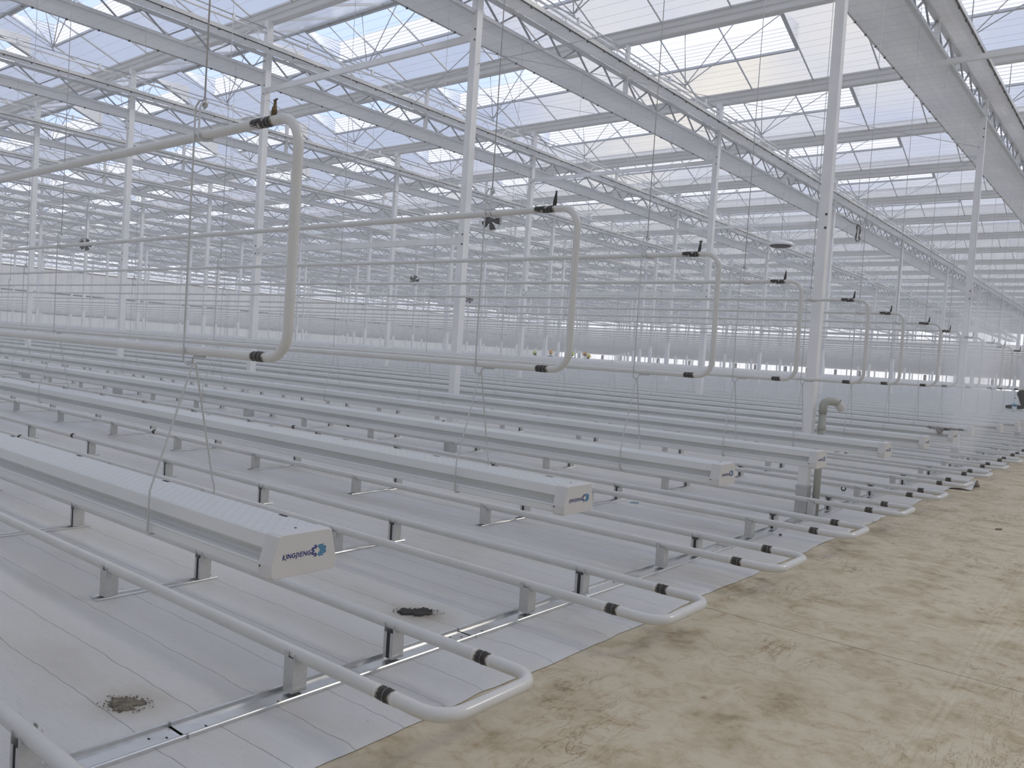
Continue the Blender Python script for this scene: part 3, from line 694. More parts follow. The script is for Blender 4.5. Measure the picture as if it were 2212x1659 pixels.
# ------------------------------------------------------------------ roof trusses (8 m spans)
Z1, Z2 = 6.325, 6.625
chord_b = MB().box(-0.03, 0.03, 0.0, 8.0, Z1 - 0.025, Z1 + 0.025).mesh('bottom_chord', 'truss')
chord_t = MB().box(-0.03, 0.03, 0.0, 8.0, Z2 - 0.025, Z2 + 0.025).mesh('top_chord', 'truss')
chord_u = MB().tube([(0, 0, 7.03), (0, 8.0, 7.03)], 0.021, 8).mesh('upper_tube', 'steel')
dg_a = MB().bar((0, 0.03, Z2 - 0.02), (0, 0.40, Z1 + 0.02), 0.024).mesh('web_diagonal', 'web')
dg_b = MB().bar((0, 0.40, Z1 + 0.02), (0, 0.77, Z2 - 0.02), 0.024).mesh('web_diagonal', 'web')
lt_a = MB().tube([(0, 0.02, 6.655), (0, 0.395, 7.02)], 0.0085, 6).mesh('lattice_rod', 'steel')
lt_b = MB().tube([(0, 0.405, 7.02), (0, 0.78, 6.655)], 0.0085, 6).mesh('lattice_rod', 'steel')
gpost = MB().box(-0.035, 0.035, -0.035, 0.035, Z1, 7.25).mesh('gutter_post', 'steel')
webm = MB()
for n in range(10):
    for (a, b) in (((0, 0.03, Z2 - 0.02), (0, 0.40, Z1 + 0.02)), ((0, 0.40, Z1 + 0.02), (0, 0.77, Z2 - 0.02))):
        webm.bar((0, a[1] + 0.8 * n, a[2]), (0, b[1] + 0.8 * n, b[2]), 0.024)
    webm.tube([(0, 0.02 + 0.8 * n, 6.655), (0, 0.40 + 0.8 * n, 7.02), (0, 0.78 + 0.8 * n, 6.655)], 0.0085, 3, False)
webm = webm.mesh('web_rods', 'web')
clipm = MB()
clip = MB().box(-0.012, 0.012, -0.014, 0.014, -0.018, 0.012).mesh('clip', 'dark')
def cloth_mesh(x0, x1, z):
    n = 14; m = MB(); vs = []; fs = []
    for i in range(n + 1):
        a = i / n; x = x0 + (x1 - x0) * a; zz = z + (0.008 if i % 2 else -0.002) - 0.02 * math.sin(PI * a)
        vs += [(x, 0, zz), (x, 8.0, zz)]
    for i in range(n): fs.append((2 * i, 2 * i + 2, 2 * i + 3, 2 * i + 1))
    return m.add(vs, fs).mesh('cloth', 'cloth')
cl_low = cloth_mesh(-0.75, -0.02, 6.335); cl_up = cloth_mesh(0.02, 0.31, 6.665)
edge_l = MB().tube([(-0.755, 0, 6.325), (-0.755, 8, 6.325)], 0.012, 6).mesh('edge_bar', 'alu')
edge_u = MB().box(0.290, 0.335, 0, 8.0, 6.668, 6.735).mesh('edge_rail', 'paint')
edge_s = MB().box(0.312, 0.328, 0, 8.0, 6.655, 6.664).mesh('edge_strip', 'dark')
drive = MB().tube([(0, 0, 7.115), (0, 8.0, 7.115)], 0.0125, 8).mesh('tube', 'alu')
clamp = MB().box(-0.022, 0.022, -0.022, 0.022, 7.05, 7.15).mesh('clamp', 'steel')
for i in range(-2, 15):
    for j in range(-1, 13):
        x, y = TX(i), 8.0 * j
        vis = any(inview(x, y + a, 6.5, 30) for a in (0, 2, 4, 6, 8))
        nearby = vis and 0 <= i < 4 and 0 <= j < 4
        nm = ('%s truss line, ' % od(i) if i >= 0 else '%s line across the aisle, ' % od(-1 - i)) + ('%s span in depth' % od(j) if j >= 0 else 'span behind the camera')
        t = thing('roof_truss', (x, y, 0), 'grey lattice roof truss on the ' + nm, 'truss', 'lattice roof trusses')
        ob('bottom_chord', chord_b, t); ob('top_chord', chord_t, t); ob('upper_tube', chord_u, t)
        ob('gutter_post', gpost, t, (0, 4.0, 0))
        if nearby:
            for n in range(10):
                for me in (dg_a, dg_b): ob('web_diagonal', me, t, (0, 0.8 * n, 0))
                for me in (lt_a, lt_b): ob('lattice_rod', me, t, (0, 0.8 * n, 0))
        else: ob('web_rods', webm, t, kind='stuff')
        c = thing('screen_cloth', (x, y, 0), 'bunched white screen cloth of the ' + nm, 'screen cloth', 'bunched screen cloths')
        ob('lower_cloth', cl_low, c); ob('upper_cloth', cl_up, c); ob('edge_bar', edge_l, c); ob('edge_rail', edge_u, c); ob('edge_strip', edge_s, c)
        if nearby:
            for n in range(16): ob('clip', clip, c, (-0.755, 0.25 + 0.5 * n, 6.325)); ob('clip', clip, c, (0.318, 0.25 + 0.5 * n, 6.655))
        d = thing('drive_tube', (x, y, 0), 'thin clamped vent drive tube over the ' + nm, 'tube', 'vent drive tubes')
        ob('tube', drive, d)
        if nearby or (vis and j < 4 and i < 7):
            for n in range(5): ob('clamp', clamp, d, (0, 0.8 + 1.6 * n, 0))

# ------------------------------------------------------------------ roof: gutters, glazing bars, panes, vents
def rg_profile():
    h = [(0.045, 7.250), (0.050, 7.240), (0.066, 7.240), (0.074, 7.258), (0.080, 7.318), (0.074, 7.326), (0.076, 7.342), (0.096, 7.348), (0.108, 7.410), (0.100, 7.418), (0.102, 7.434), (0.124, 7.440), (0.124, 7.470)]
    return ([(y, z) for y, z in h] + [(-y, z) for y, z in h[::-1]])[::-1]
rgm = MB().prism(rg_profile(), 'x', XW, XE).mesh('roof_gutter', 'rgutter')
ridge = MB().prism([(-0.035, 8.150), (0.035, 8.150), (0.03, 8.2), (-0.03, 8.2)], 'x', XW, XE).mesh('ridge_bar', 'alu')
NR0, NR1 = -2, 26
for j in range(NR0, NR1 + 1):
    y = 4.0 * j
    nm = '%s gutter from the camera end' % od(j - NR0)
    o = ob('roof_gutter', rgm, None, (0, y, 0)); tag(o, 'pale aluminium roof gutter crossing the trusses, ' + nm, 'roof gutter', 'roof gutters')
    if j < NR1:
        o = ob('ridge_bar', ridge, None, (0, y + 2.0, 0)); nm2 = '%s ridge from the camera end' % od(j - NR0)
        tag(o, 'slim aluminium roof ridge between two gutters, ' + nm2, 'ridge bar', 'roof ridges')
ZG, ZR = 7.455, 8.175
PW = BAY / 4
ceil = ob('ceiling', None, kind='structure')
pane_full = MB().add([(0.015, 0.09, ZG), (PW - 0.015, 0.09, ZG), (PW - 0.015, 1.985, ZR), (0.015, 1.985, ZR)], [(0, 1, 2, 3)]).mesh('roof_pane', 'glass')
pane_far = MB().add([(0.015, -0.09, ZG), (PW - 0.015, -0.09, ZG), (PW - 0.015, -1.985, ZR), (0.015, -1.985, ZR)], [(3, 2, 1, 0)]).mesh('roof_pane', 'glass')
ym_ = -1.0; zm_ = ZG + (ZR - ZG) * (1.0 - 0.09) / 1.895
pane_half = MB().add([(0.015, -0.09, ZG), (PW - 0.015, -0.09, ZG), (PW - 0.015, ym_, zm_), (0.015, ym_, zm_)], [(3, 2, 1, 0)]).mesh('roof_pane', 'glass')
bar_n = MB().bar((0, 0.10, ZG - 0.012), (0, 1.98, ZR - 0.012), 0.026, 0.030).mesh('glazing_bar', 'alu')
bar_f = MB().bar((0, -0.10, ZG - 0.012), (0, -1.98, ZR - 0.012), 0.026, 0.030).mesh('glazing_bar', 'alu')
X0 = T0 + 0.73 + BAY * 2 - BAY          # first bar to the right of the aisle
VW = 3 * PW
vitems = []
for j in range(NR0, NR1):
    for i in range(-2, 14):
        x = TX(i) - 0.5575 - PW; y = 4.0 * j + 4.0; q = cview(x + 1.9, y - 1.5, 8)
        see = q and inview(x + 1.9, y - 1.5, 8, 200)
        vitems.append((q[2] if see else (500 + abs(i) + abs(j)), i, j, x, y))
vitems.sort(); vitems = vitems[:295]
VSET = {(i, j) for _, i, j, _, _ in vitems}
items = []
for j in range(NR0, NR1):
    y = 4.0 * j
    n = 0; x = T0 + 0.73 + PW * 7
    while x - PW > XW:
        off = ((x - PW) - (T0 - 0.56)) / BAY
        vent = any(abs(off - k * PW / BAY - round(off - k * PW / BAY)) < 0.05 and (-round(off - k * PW / BAY), j) in VSET for k in (-1, 0, 1))
        for side in (0, 1):
            yy = y if side == 0 else y + 4.0; xm = x - PW / 2; ymid = y + (1.0 if side == 0 else 3.0)
            q = cview(xm, ymid, 7.8); pri = q[2] * (1.0 if side else 1.6) if (q and inview(xm, ymid, 7.8, 60)) else 1e9
            items.append((pri, side, vent, x, yy))
        x -= PW
items.sort(key=lambda a: a[0])
stuff_p, stuff_b = MB(), MB()
for n, (pri, side, vent, x, yy) in enumerate(items):
    me = pane_full if side == 0 else (pane_half if vent else pane_far)
    bm_ = bar_n if side == 0 else bar_f
    if n < 300 and pri < 1e8:
        ob('roof_pane', me, ceil, (x - PW, yy, 0)); ob('glazing_bar', bm_, ceil, (x, yy, 0))
    else:
        stuff_p.add([(v.co.x + x - PW, v.co.y + yy, v.co.z) for v in me.vertices], [tuple(p.vertices) for p in me.polygons])
        stuff_b.add([(v.co.x + x, v.co.y + yy, v.co.z) for v in bm_.vertices], [tuple(p.vertices) for p in bm_.polygons])
ob('far_roof_panes', stuff_p.mesh('far_roof_panes', 'glass'), ceil, kind='stuff'); ob('far_glazing_bars', stuff_b.mesh('far_glazing_bars', 'alu'), ceil, kind='stuff')
# roof vents: frame, pleated insect net, propped lid
LS = math.hypot(1.0, ZR - zm_)
def vent_meshes():
    f = MB(); x0, x1 = 0.02, VW - 0.02; a0, a1 = (ym_, zm_), (-1.97, ZR - 0.005)
    w = 0.02
    # a closed rectangular frame swept as one ring
    def ringpts(off, dz):
        dy = a1[0] - a0[0]; dzz = a1[1] - a0[1]; L_ = math.hypot(dy, dzz); e = off / L_
        return [(x0 + off, a0[0] + dy * e, a0[1] + dzz * e + dz), (x1 - off, a0[0] + dy * e, a0[1] + dzz * e + dz), (x1 - off, a1[0] - dy * e, a1[1] - dzz * e + dz), (x0 + off, a1[0] - dy * e, a1[1] - dzz * e + dz)]
    A, B, C, D = ringpts(0, -0.045), ringpts(0.035, -0.045), ringpts(0.035, 0.0), ringpts(0, 0.0)
    vs = A + B + C + D; fs = []
    for j in range(4):
        k = (j + 1) % 4
        for p, q in ((0, 4), (4, 8), (8, 12), (12, 0)): fs.append((p + j, p + k, q + k, q + j))
    f.add(vs, fs); frame = f.mesh('frame', 'alu')
    # lid propped open about 0.28 m at its lower edge, hinged on the ridge
    zl = zm_ + 0.46
    lid = MB().add([(0.01, ym_ + 0.02, zl), (VW - 0.01, ym_ + 0.02, zl), (VW - 0.01, -1.98, ZR + 0.02), (0.01, -1.98, ZR + 0.02)], [(0, 1, 2, 3)]).mesh('lid', 'lid')
    # pleated net hanging between frame and lid: front and two sides as one zigzag band
    pts = []
    nn = MB(); vs = []; fs = []
    top = lambda x, y: ZR + 0.02 + (zl - ZR - 0.02) * ((y + 1.98) / (ym_ + 2.0)); bot = lambda x, y: ZR + (zm_ - ZR) * ((y + 1.98) / (ym_ + 1.98)) 
    path = [(0.02, -1.9 + 0.88 * i / 10) for i in range(11)] + [(0.02 + (VW - 0.04) * i / 24, ym_ - 0.02) for i in range(1, 25)] + [(VW - 0.02, ym_ - 0.02 - 0.88 * i / 10) for i in range(1, 11)]
    rows = 12
    for r in range(rows + 1):
        for (x, y) in path:
            a = r / rows; o = 0.022 if r % 2 else 0.0
            yy = y - (o if abs(y - (ym_ - 0.02)) < 1e-6 else 0); xx = x + (o if x < 0.03 else (-o if x > VW - 0.03 else 0))
            vs.append((xx, yy, bot(x, y) + (top(x, y) - bot(x, y)) * a))
    n = len(path)
    for r in range(rows):
        for i in range(n - 1): fs.append((r * n + i, r * n + i + 1, (r + 1) * n + i + 1, (r + 1) * n + i))
    net = nn.add(vs, fs).mesh('insect_net', 'net')
    return frame, lid, net
vf, vl, vn = vent_meshes()
for d, i, j, x, y in vitems:
    nm = ('%s truss line' % od(i) if i >= 0 else '%s line across the aisle' % od(-1 - i)) + ', %s roof bay' % od(j - NR0)
    t = thing('roof_vent', (x, y, 0), 'open glass roof vent with insect net over the ' + nm, 'roof vent', 'open roof vents')
    ob('frame', vf, t); ob('lid', vl, t); ob('insect_net', vn, t)
# push rods fanning up from the drive tube to each vent line
tops = (-2.1, -1.05, 0.05, 1.12, 2.1)
rods = [MB().tube([(0, 0.25, 7.16), (a, 0.0, ZR - 0.03)], 0.010, 6).mesh('rod', 'alu') for a in tops]
hub = MB().tube([(0, 0.28, 7.10), (0, 0.26, 7.14), (0, 0.25, 7.18)], [0.016, 0.022, 0.012], 8).mesh('hub', 'alu')
rods_all = MB()
for a in tops: rods_all.tube([(0, 0.25, 7.16), (a, 0.0, ZR - 0.03)], 0.010, 4, False)
rods_all = rods_all.mesh('rod_fan', 'alu')
sit = []
for j in range(NR0, NR1):
    for i in range(-2, 14):
        q = cview(TX(i), 4 * j + 2, 7.5); sit.append((q[2] if (q and inview(TX(i), 4 * j + 2, 7.5, 100)) else 1e9, i, j))
sit.sort()
for d, i, j in sit:
    if d > 1e8: continue
    nm = ('%s truss line' % od(i) if i >= 0 else '%s line across the aisle' % od(-1 - i)) + ', %s ridge' % od(j - NR0)
    t = thing('vent_rods', (TX(i), 4.0 * j + 2.0, 0), 'fan of thin vent push rods over the ' + nm, 'push rods', 'vent push rod fans')
    if d < 32:
        for me in rods: ob('rod', me, t)
        ob('hub', hub, t)
    else: ob('rod_fan', rods_all, t, kind='stuff')

# screen support wires
m = MB(); y = 1.0; n = 0
while y < 60:
    m.tube([(XW + 1, y, 6.294 - 0.02 * (n % 2)), (XE - 1, y, 6.294 - 0.02 * (n % 2))], 0.0016, 3, False); y += 0.27; n += 1
tag(ob('screen_wires', m.mesh('screen_wires', 'zinc'), kind='stuff'), 'many thin screen wires strung across under the roof trusses', 'wires')
# thin diagonal roof cables
cable = [((-6.2, 7.9, 5.80), (-1.05, 15.9, 5.75)), ((-11.35, 7.9, 6.6), (-6.2, 15.9, 6.6)), ((-6.2, 7.9, 6.6), (-11.35, 15.9, 6.6)), ((-6.2, 7.92, 5.6), (1.0, 7.92, 5.6)), ((-11.35, 7.92, 5.35), (-6.2, 7.92, 5.55)), ((-6.2, 15.9, 5.6), (-1.05, 15.9, 5.6)), ((-6.2, 15.9, 6.6), (-11.35, 23.9, 6.6)), ((-6.2, 23.9, 5.6), (-1.05, 15.9, 5.6))]
cnm = ['first to second truss line, rising across the aisle-side bay', 'second to third line, running away from the camera', 'second to third line, crossing its neighbour', 'over the aisle at the first column row', 'level with the first column row between second and third lines', 'level with the second column row beside the aisle', 'second to third line beyond the second column row', 'first to second line, beyond the second column row']
for n, (a, b) in enumerate(cable):
    tag(ob('roof_cable', MB().tube([a, ((a[0] + b[0]) / 2, (a[1] + b[1]) / 2, (a[2] + b[2]) / 2 - 0.02), b], 0.005, 6).mesh('roof_cable', 'alu')), 'thin steel roof cable, ' + cnm[n], 'cable', 'cables below the roof')

# ------------------------------------------------------------------ walls
def wall(name, axis, c, a0, a1, out):
    w = ob(name, None, kind='structure')
    zs = [(0.02, 0.9), (0.93, 2.25), (2.33, 4.02), (4.10, 6.05)]
    n = max(1, int(round((a1 - a0) / 4.0))); L_ = (a1 - a0) / n
    tiles = {}
    for zi, (z0, z1) in enumerate(zs):
        e = -0.02 * out; q0, q1 = 0.02, L_ - 0.02
        vs = [(e, q0, z0), (e, q1, z0), (e, q1, z1), (e, q0, z1), (-e, q0, z0), (-e, q1, z0), (-e, q1, z1), (-e, q0, z1)]
        if axis == 'y': vs = [(p[1], p[0], p[2]) for p in vs]
        me = MB().add(vs, [(0, 1, 2, 3), (0, 4, 5, 1), (1, 5, 6, 2), (2, 6, 7, 3), (3, 7, 4, 0)]).mesh('wall_panel', 'panel')
        for k in range(n): ob('wall_panel', me, w, (c, a0 + k * L_, 0) if axis == 'x' else (a0 + k * L_, c, 0))
    if axis == 'x': gm = MB().box(-0.02, 0.02, 0.02, L_ - 0.02, 6.12, 7.2).mesh('wall_pane', 'wallglass')
    else: gm = MB().box(0.02, L_ - 0.02, -0.02, 0.02, 6.12, 7.2).mesh('wall_pane', 'wallglass')
    for k in range(n): ob('wall_pane', gm, w, (c, a0 + k * L_, 0) if axis == 'x' else (a0 + k * L_, c, 0))
    e0, e1 = c + min(0.021 * out, 0.06 * out), c + max(0.021 * out, 0.06 * out)
    for z0, z1 in ((0.88, 0.95), (2.22, 2.36), (3.99, 4.13), (6.02, 6.14), (7.16, 7.24)):
        ob('wall_girt', (MB().box(e0, e1, a0, a1, z0, z1) if axis == 'x' else MB().box(a0, a1, e0, e1, z0, z1)).mesh('wall_girt', 'seam'), w)
    pm = MB().box(-0.03, 0.03, -0.03, 0.03, 0, 7.2).mesh('wall_post', 'steel')
    for k in range(n + 1): ob('wall_post', pm, w, (c - 0.04 * out, a0 + k * L_, 0) if axis == 'x' else (a0 + k * L_, c - 0.04 * out, 0))
wall('wall_left', 'x', XW, YN, YF, -1)
wall('wall_right', 'x', XE, YN, YF, 1)
wall('wall_back', 'y', YN, XW, XE, -1)
# the far end is glazed low down: window bands between panels
wf = ob('wall_far', None, kind='structure')
n = 20; L_ = (XE - XW) / n
def sheet_panel(z0, z1, m_): return MB().add([(0.03, -0.02, z0), (L_ - 0.03, -0.02, z0), (L_ - 0.03, -0.02, z1), (0.03, -0.02, z1), (0.03, 0.02, z0), (L_ - 0.03, 0.02, z0), (L_ - 0.03, 0.02, z1), (0.03, 0.02, z1)], [(0, 1, 2, 3), (0, 4, 5, 1), (1, 5, 6, 2), (2, 6, 7, 3), (3, 7, 4, 0)]).mesh('wall_panel' if m_ == 'panel' else 'wall_pane', m_)
pm1 = sheet_panel(0.02, 0.9, 'panel'); pg = sheet_panel(0.95, 2.1, 'wallglass'); pm2 = sheet_panel(2.15, 6.0, 'panel'); pg2 = sheet_panel(6.1, 7.2, 'wallglass')
mul = MB().box(-0.03, 0.03, -0.04, 0.04, 0, 7.2).mesh('wall_post', 'steel')
for k in range(n):
    for nm, me in (('wall_panel', pm1), ('wall_pane', pg), ('wall_panel', pm2), ('wall_pane', pg2), ('wall_post', mul)): ob(nm, me, wf, (XW + k * L_, YF, 0))
dpost = MB().box(-0.13, 0.13, -0.13, 0.13, 0, 2.1).mesh('dark_post', 'dark')
for k in range(22):
    x = XW + 6 + k * 3.4 + random.uniform(-0.6, 0.6)
    tag(ob('dark_post', dpost, None, (x, YF - 1.5 - random.uniform(0, 1.5), 0)), 'short dark post before the far end wall, %s from the side wall' % od(k), 'post', 'dark posts at the far end')

# ------------------------------------------------------------------ fans and small roof equipment
def ring_pts(r, z, n=20): return [(r * math.cos(2 * PI * k / n), 0, z + r * math.sin(2 * PI * k / n)) for k in range(n)]
def fan(loc, rz, label):
    t = thing('circulation_fan', loc, label, 'fan', None, rz)
    m = MB(); n = 24; vs = []; fs = []
    for y, r in ((-0.16, 0.27), (-0.12, 0.25), (0.12, 0.25), (0.16, 0.27)):
        vs += [(r * math.cos(2 * PI * k / n), y, r * math.sin(2 * PI * k / n)) for k in range(n)]
    for l in range(3):
        for k in range(n): fs.append((l * n + k, l * n + (k + 1) % n, (l + 1) * n + (k + 1) % n, (l + 1) * n + k))
    ob('housing', m.add(vs, fs, True).mesh('housing', 'steel'), t)
    for q in range(5):
        a = 2 * PI * q / 5; c, s = math.cos(a), math.sin(a); b = MB()
        vs = []
        for r, w, tw in ((0.05, 0.04, 0.05), (0.14, 0.075, 0.04), (0.235, 0.085, 0.025)):
            for e in (-1, 1): vs.append((r * c - e * w * s, e * tw, r * s + e * w * c))
        ob('blade', b.add(vs, [(0, 1, 3, 2), (2, 3, 5, 4)]).mesh('blade', 'dark'), t)
    ob('motor', MB().tube([(0, -0.07, 0), (0, 0.10, 0)], 0.065, 14).mesh('motor', 'dark'), t)
    ob('bracket', MB().bar((0, 0, 0.26), (0, 0, 6.3 - loc[2]), 0.03).mesh('bracket', 'galv'), t)
fan((-11.35, 14.4, 4.72), 0.9, 'round-housed circulation fan with dark blades hung from the third truss line')
fan((-27.0, 27.0, 4.72), 0.9, 'round-housed circulation fan with dark blades hung from the sixth truss line')
fan((-32.2, 13.8, 4.72), 0.9, 'round-housed circulation fan with dark blades hung far down by the side wall')
fan((-33.0, 37.7, 4.72), 0.9, 'small distant circulation fan above the workers in yellow helmets')
t = thing('vertical_fan', (-6.0, 19.5, 4.66), 'white shallow dish fan with a dark underside under the second truss line', 'fan')
ob('dish', MB().tube([(0, 0, 0.0), (0, 0, 0.03), (0, 0, 0.09), (0, 0, 0.14)], [0.33, 0.33, 0.27, 0.06], 24).mesh('dish', 'steel'), t)
ob('grille', MB().tube([(0, 0, -0.045), (0, 0, -0.03), (0, 0, -0.002)], [0.17, 0.24, 0.27], 24).mesh('grille', 'dark'), t)
ob('suspension', MB().tube([(0, 0, 0.13), (0, 0, 1.65)], 0.008, 6).mesh('suspension', 'alu'), t)
coil = []
for k in range(60):
    a = 2 * PI * k / 20; coil.append((0.03 * math.sin(k * 0.9), 0.20 * math.cos(a) * (1 + 0.05 * math.sin(k)), -0.25 + 0.26 * math.sin(a)))
tag(ob('cable_coil', MB().tube([(0, -1.6, 0.0), (0, -0.7, -0.05), (0, -0.05, 0.02)] + coil, 0.010, 6).mesh('cable_coil', 'dark'), None, (-6.12, 26.2, 6.27)), 'dark cable coil hung on the second truss line near its fourth column', 'cable coil')

# ------------------------------------------------------------------ grey drain pipe by the first column
t = thing('drain_pipe', (-0.925, 7.96, 0), 'grey upright plastic pipe with a bent top beside the first aisle column', 'pipe')
ob('pipe', MB().tube([(0, 0, 0), (0, 0, 1.10)], 0.037, 20).mesh('pipe', 'pvc'), t)
ob('collar', MB().tube([(0, 0, 0.90), (0, 0, 0.905), (0, 0, 0.945), (0, 0, 0.95)], [0.037, 0.045, 0.045, 0.037], 20).mesh('collar', 'pvc'), t)
el = [(0, 0, 1.08), (0, 0, 1.15)] + [(0.035 - 0.035 * math.cos(a * PI / 10), 0.045 - 0.045 * math.cos(a * PI / 10), 1.15 + 0.057 * math.sin(a * PI / 10)) for a in range(1, 6)] + [(0.07, 0.09, 1.207), (0.095, 0.13, 1.200), (0.115, 0.16, 1.175)]
ob('elbow', MB().tube(el, 0.043, 20).mesh('elbow', 'pvc'), t)
ob('mouth', MB().tube([(0.100, 0.140, 1.198), (0.128, 0.180, 1.150), (0.138, 0.195, 1.128)], [0.046, 0.047, 0.046], 20, False).mesh('mouth', 'pvcw'), t, label='pale socket at the open end')
ob('opening', MB().tube([(0.1355, 0.191, 1.134), (0.1365, 0.1925, 1.1325)], 0.038, 20).mesh('opening', 'slot'), t)

# ------------------------------------------------------------------ things lying about
def clods(name, cx, cy, sx, sy, n, matn, label, ang=0.0, seed=1):
    rnd = random.Random(seed); m = MB()
    # one low ragged mound
    R_, A_ = 8, 64; vs = [(0, 0, 0.012)]; fs = []
    for r in range(1, R_ + 1):
        for a in range(A_):
            th = 2 * PI * a / A_; rr = r / R_ * (0.78 + 0.50 * mnoise.noise(Vector((math.cos(th) * 1.6 + seed, math.sin(th) * 1.6, seed))) + 0.32 * mnoise.noise(Vector((math.cos(th) * 6 + seed, math.sin(th) * 6, seed))))
            x, y = rr * math.cos(th) * sx, rr * math.sin(th) * sy
            z = 0.006 + (0.012 * abs(mnoise.noise(Vector((x * 45, y * 45, seed)))) if r < R_ else -0.004)
            vs.append((x, y, z))
    for a in range(A_): fs.append((0, 1 + a, 1 + (a + 1) % A_))
    for r in range(R_ - 1):
        for a in range(A_): fs.append((1 + r * A_ + a, 1 + (r + 1) * A_ + a, 1 + (r + 1) * A_ + (a + 1) % A_, 1 + r * A_ + (a + 1) % A_))
    m.add(vs, fs, True)
    for _ in range(n):
        th = rnd.uniform(0, 2 * PI); q = rnd.uniform(0.75, 1.25); x, y = q * math.cos(th) * sx, q * math.sin(th) * sy * 0.9; s = rnd.uniform(0.0008, 0.0026) * (1.5 - q * 0.5)
        l = s * rnd.uniform(1, 2.4)
        m.add([(x - l, y - s, 0.004), (x + l, y - s * 0.6, 0.004), (x + l * 0.7, y + s, 0.004), (x - l * 0.8, y + s * 0.8, 0.004), (x, y, 0.006 + s)], [(0, 1, 4), (1, 2, 4), (2, 3, 4), (3, 0, 4)])
    o = ob(name, m.mesh(name, matn), None, (cx, cy, 0.008), ang, kind='stuff'); tag(o, label, 'dirt')
clods('soil_spill', -1.235, 0.775, 0.095, 0.070, 90, 'soil', 'brown crumbly soil spilled on the film before the first pipe loop', 0.5, 3)
clods('mud_spill', -1.30, 2.45, 0.120, 0.075, 110, 'tar', 'black wet mud smear on the film between two pipe loops', 0.75, 11)
def rock(name, loc, s, matn, label, cat):
    m = MB(); vs = []; fs = []; n = 8
    for l in range(5):
        ph = -PI / 2 + PI * (l + 0.5) / 5
        for k in range(n):
            th = 2 * PI * k / n; r = s * (0.8 + 0.4 * mnoise.noise(Vector((l * 1.3, k * 0.9, s * 100))))
            vs.append((r * math.cos(ph) * math.cos(th), r * math.cos(ph) * math.sin(th), s * 0.7 + 0.7 * r * math.sin(ph)))
    for l in range(4):
        for k in range(n): fs.append((l * n + k, l * n + (k + 1) % n, (l + 1) * n + (k + 1) % n, (l + 1) * n + k))
    fs.append(tuple(range(n))[::-1]); fs.append(tuple(4 * n + k for k in range(n)))
    return tag(ob(name, m.add(vs, fs, True).mesh(name, matn), None, loc), label, cat)
rock('stone', (-0.735, 6.47, 0.006), 0.019, 'rock', 'small grey stone on the film beside the fourth pipe loop', 'stone')
tag(ob('black_ring', MB().tube([(0.026 * math.cos(a * PI / 10), 0, 0.034 + 0.026 * math.sin(a * PI / 10)) for a in range(20)], 0.0085, 8, closed=True).mesh('black_ring', 'dark'), None, (-1.248, 10.02, 0.008), 0.6), 'small black rubber ring standing on the film near the pvc pipe', 'ring')
vs = []; fs = []
for i in range(6):
    for j in range(4): vs.append((-0.05 + 0.02 * i + 0.004 * j, -0.02 + 0.014 * j, 0.006 + 0.012 * abs(mnoise.noise(Vector((i * 0.8, j * 0.9, 2))))))
for i in range(5):
    for j in range(3): fs.append((i * 4 + j, (i + 1) * 4 + j, (i + 1) * 4 + j + 1, i * 4 + j + 1))
tag(ob('blue_scrap', MB().add(vs, fs, True).mesh('blue_scrap', 'blue'), None, (-2.39, 6.70, 0.006), 0.9), 'crumpled blue plastic scrap on the film behind the third printed gutter', 'scrap')
tag(ob('wood_stick', MB().bar((-0.035, 0, 0.008), (0.035, 0.01, 0.008), 0.016, 0.014).mesh('wood_stick', 'wood'), None, (0.64, 8.93, 0), 0.8), 'short wooden stick lying alone on the beige aisle', 'stick')
# crumpled cloth on the eighth gutter
def ragm():
    vs = []; fs = []; nu, nv = 26, 12
    for i in range(nu + 1):
        a = i / nu
        for j in range(nv + 1):
            b = j / nv - 0.5
            wd = (0.025 + 0.085 * math.sin(min(1.0, a * 1.15 + 0.03) * PI) ** 0.8 + 0.10 * math.exp(-((a - 0.42) / 0.09) ** 2)) + 0.05 * mnoise.noise(Vector((a * 5, 0, 3)))
            x = -0.20 + 0.40 * a + 0.03 * mnoise.noise(Vector((a * 6, b * 5, 1))); y = b * wd * 2
            z = 0.012 + 0.026 * abs(mnoise.noise(Vector((a * 8, b * 6, 7)))) + 0.02 * mnoise.noise(Vector((a * 17, b * 11, 2)))
            ov = max(0.0, abs(y) - 0.10)
            if ov > 0: z -= ov * 1.5 * (0.5 + 0.9 * max(0, math.sin(a * 11 + 0.5))); y = math.copysign(0.108 + 0.12 * ov, y)
            vs.append((x, y, z))
    for i in range(nu):
        for j in range(nv): fs.append((i * (nv + 1) + j, (i + 1) * (nv + 1) + j, (i + 1) * (nv + 1) + j + 1, i * (nv + 1) + j + 1))
    return MB().add(vs, fs, True).mesh('rag', 'rag')
tag(ob('rag', ragm(), None, (-0.21, PITCH * 7 - 0.82, 0.902)), 'crumpled grey-brown cloth draped over a gutter end near the smoke', 'cloth')
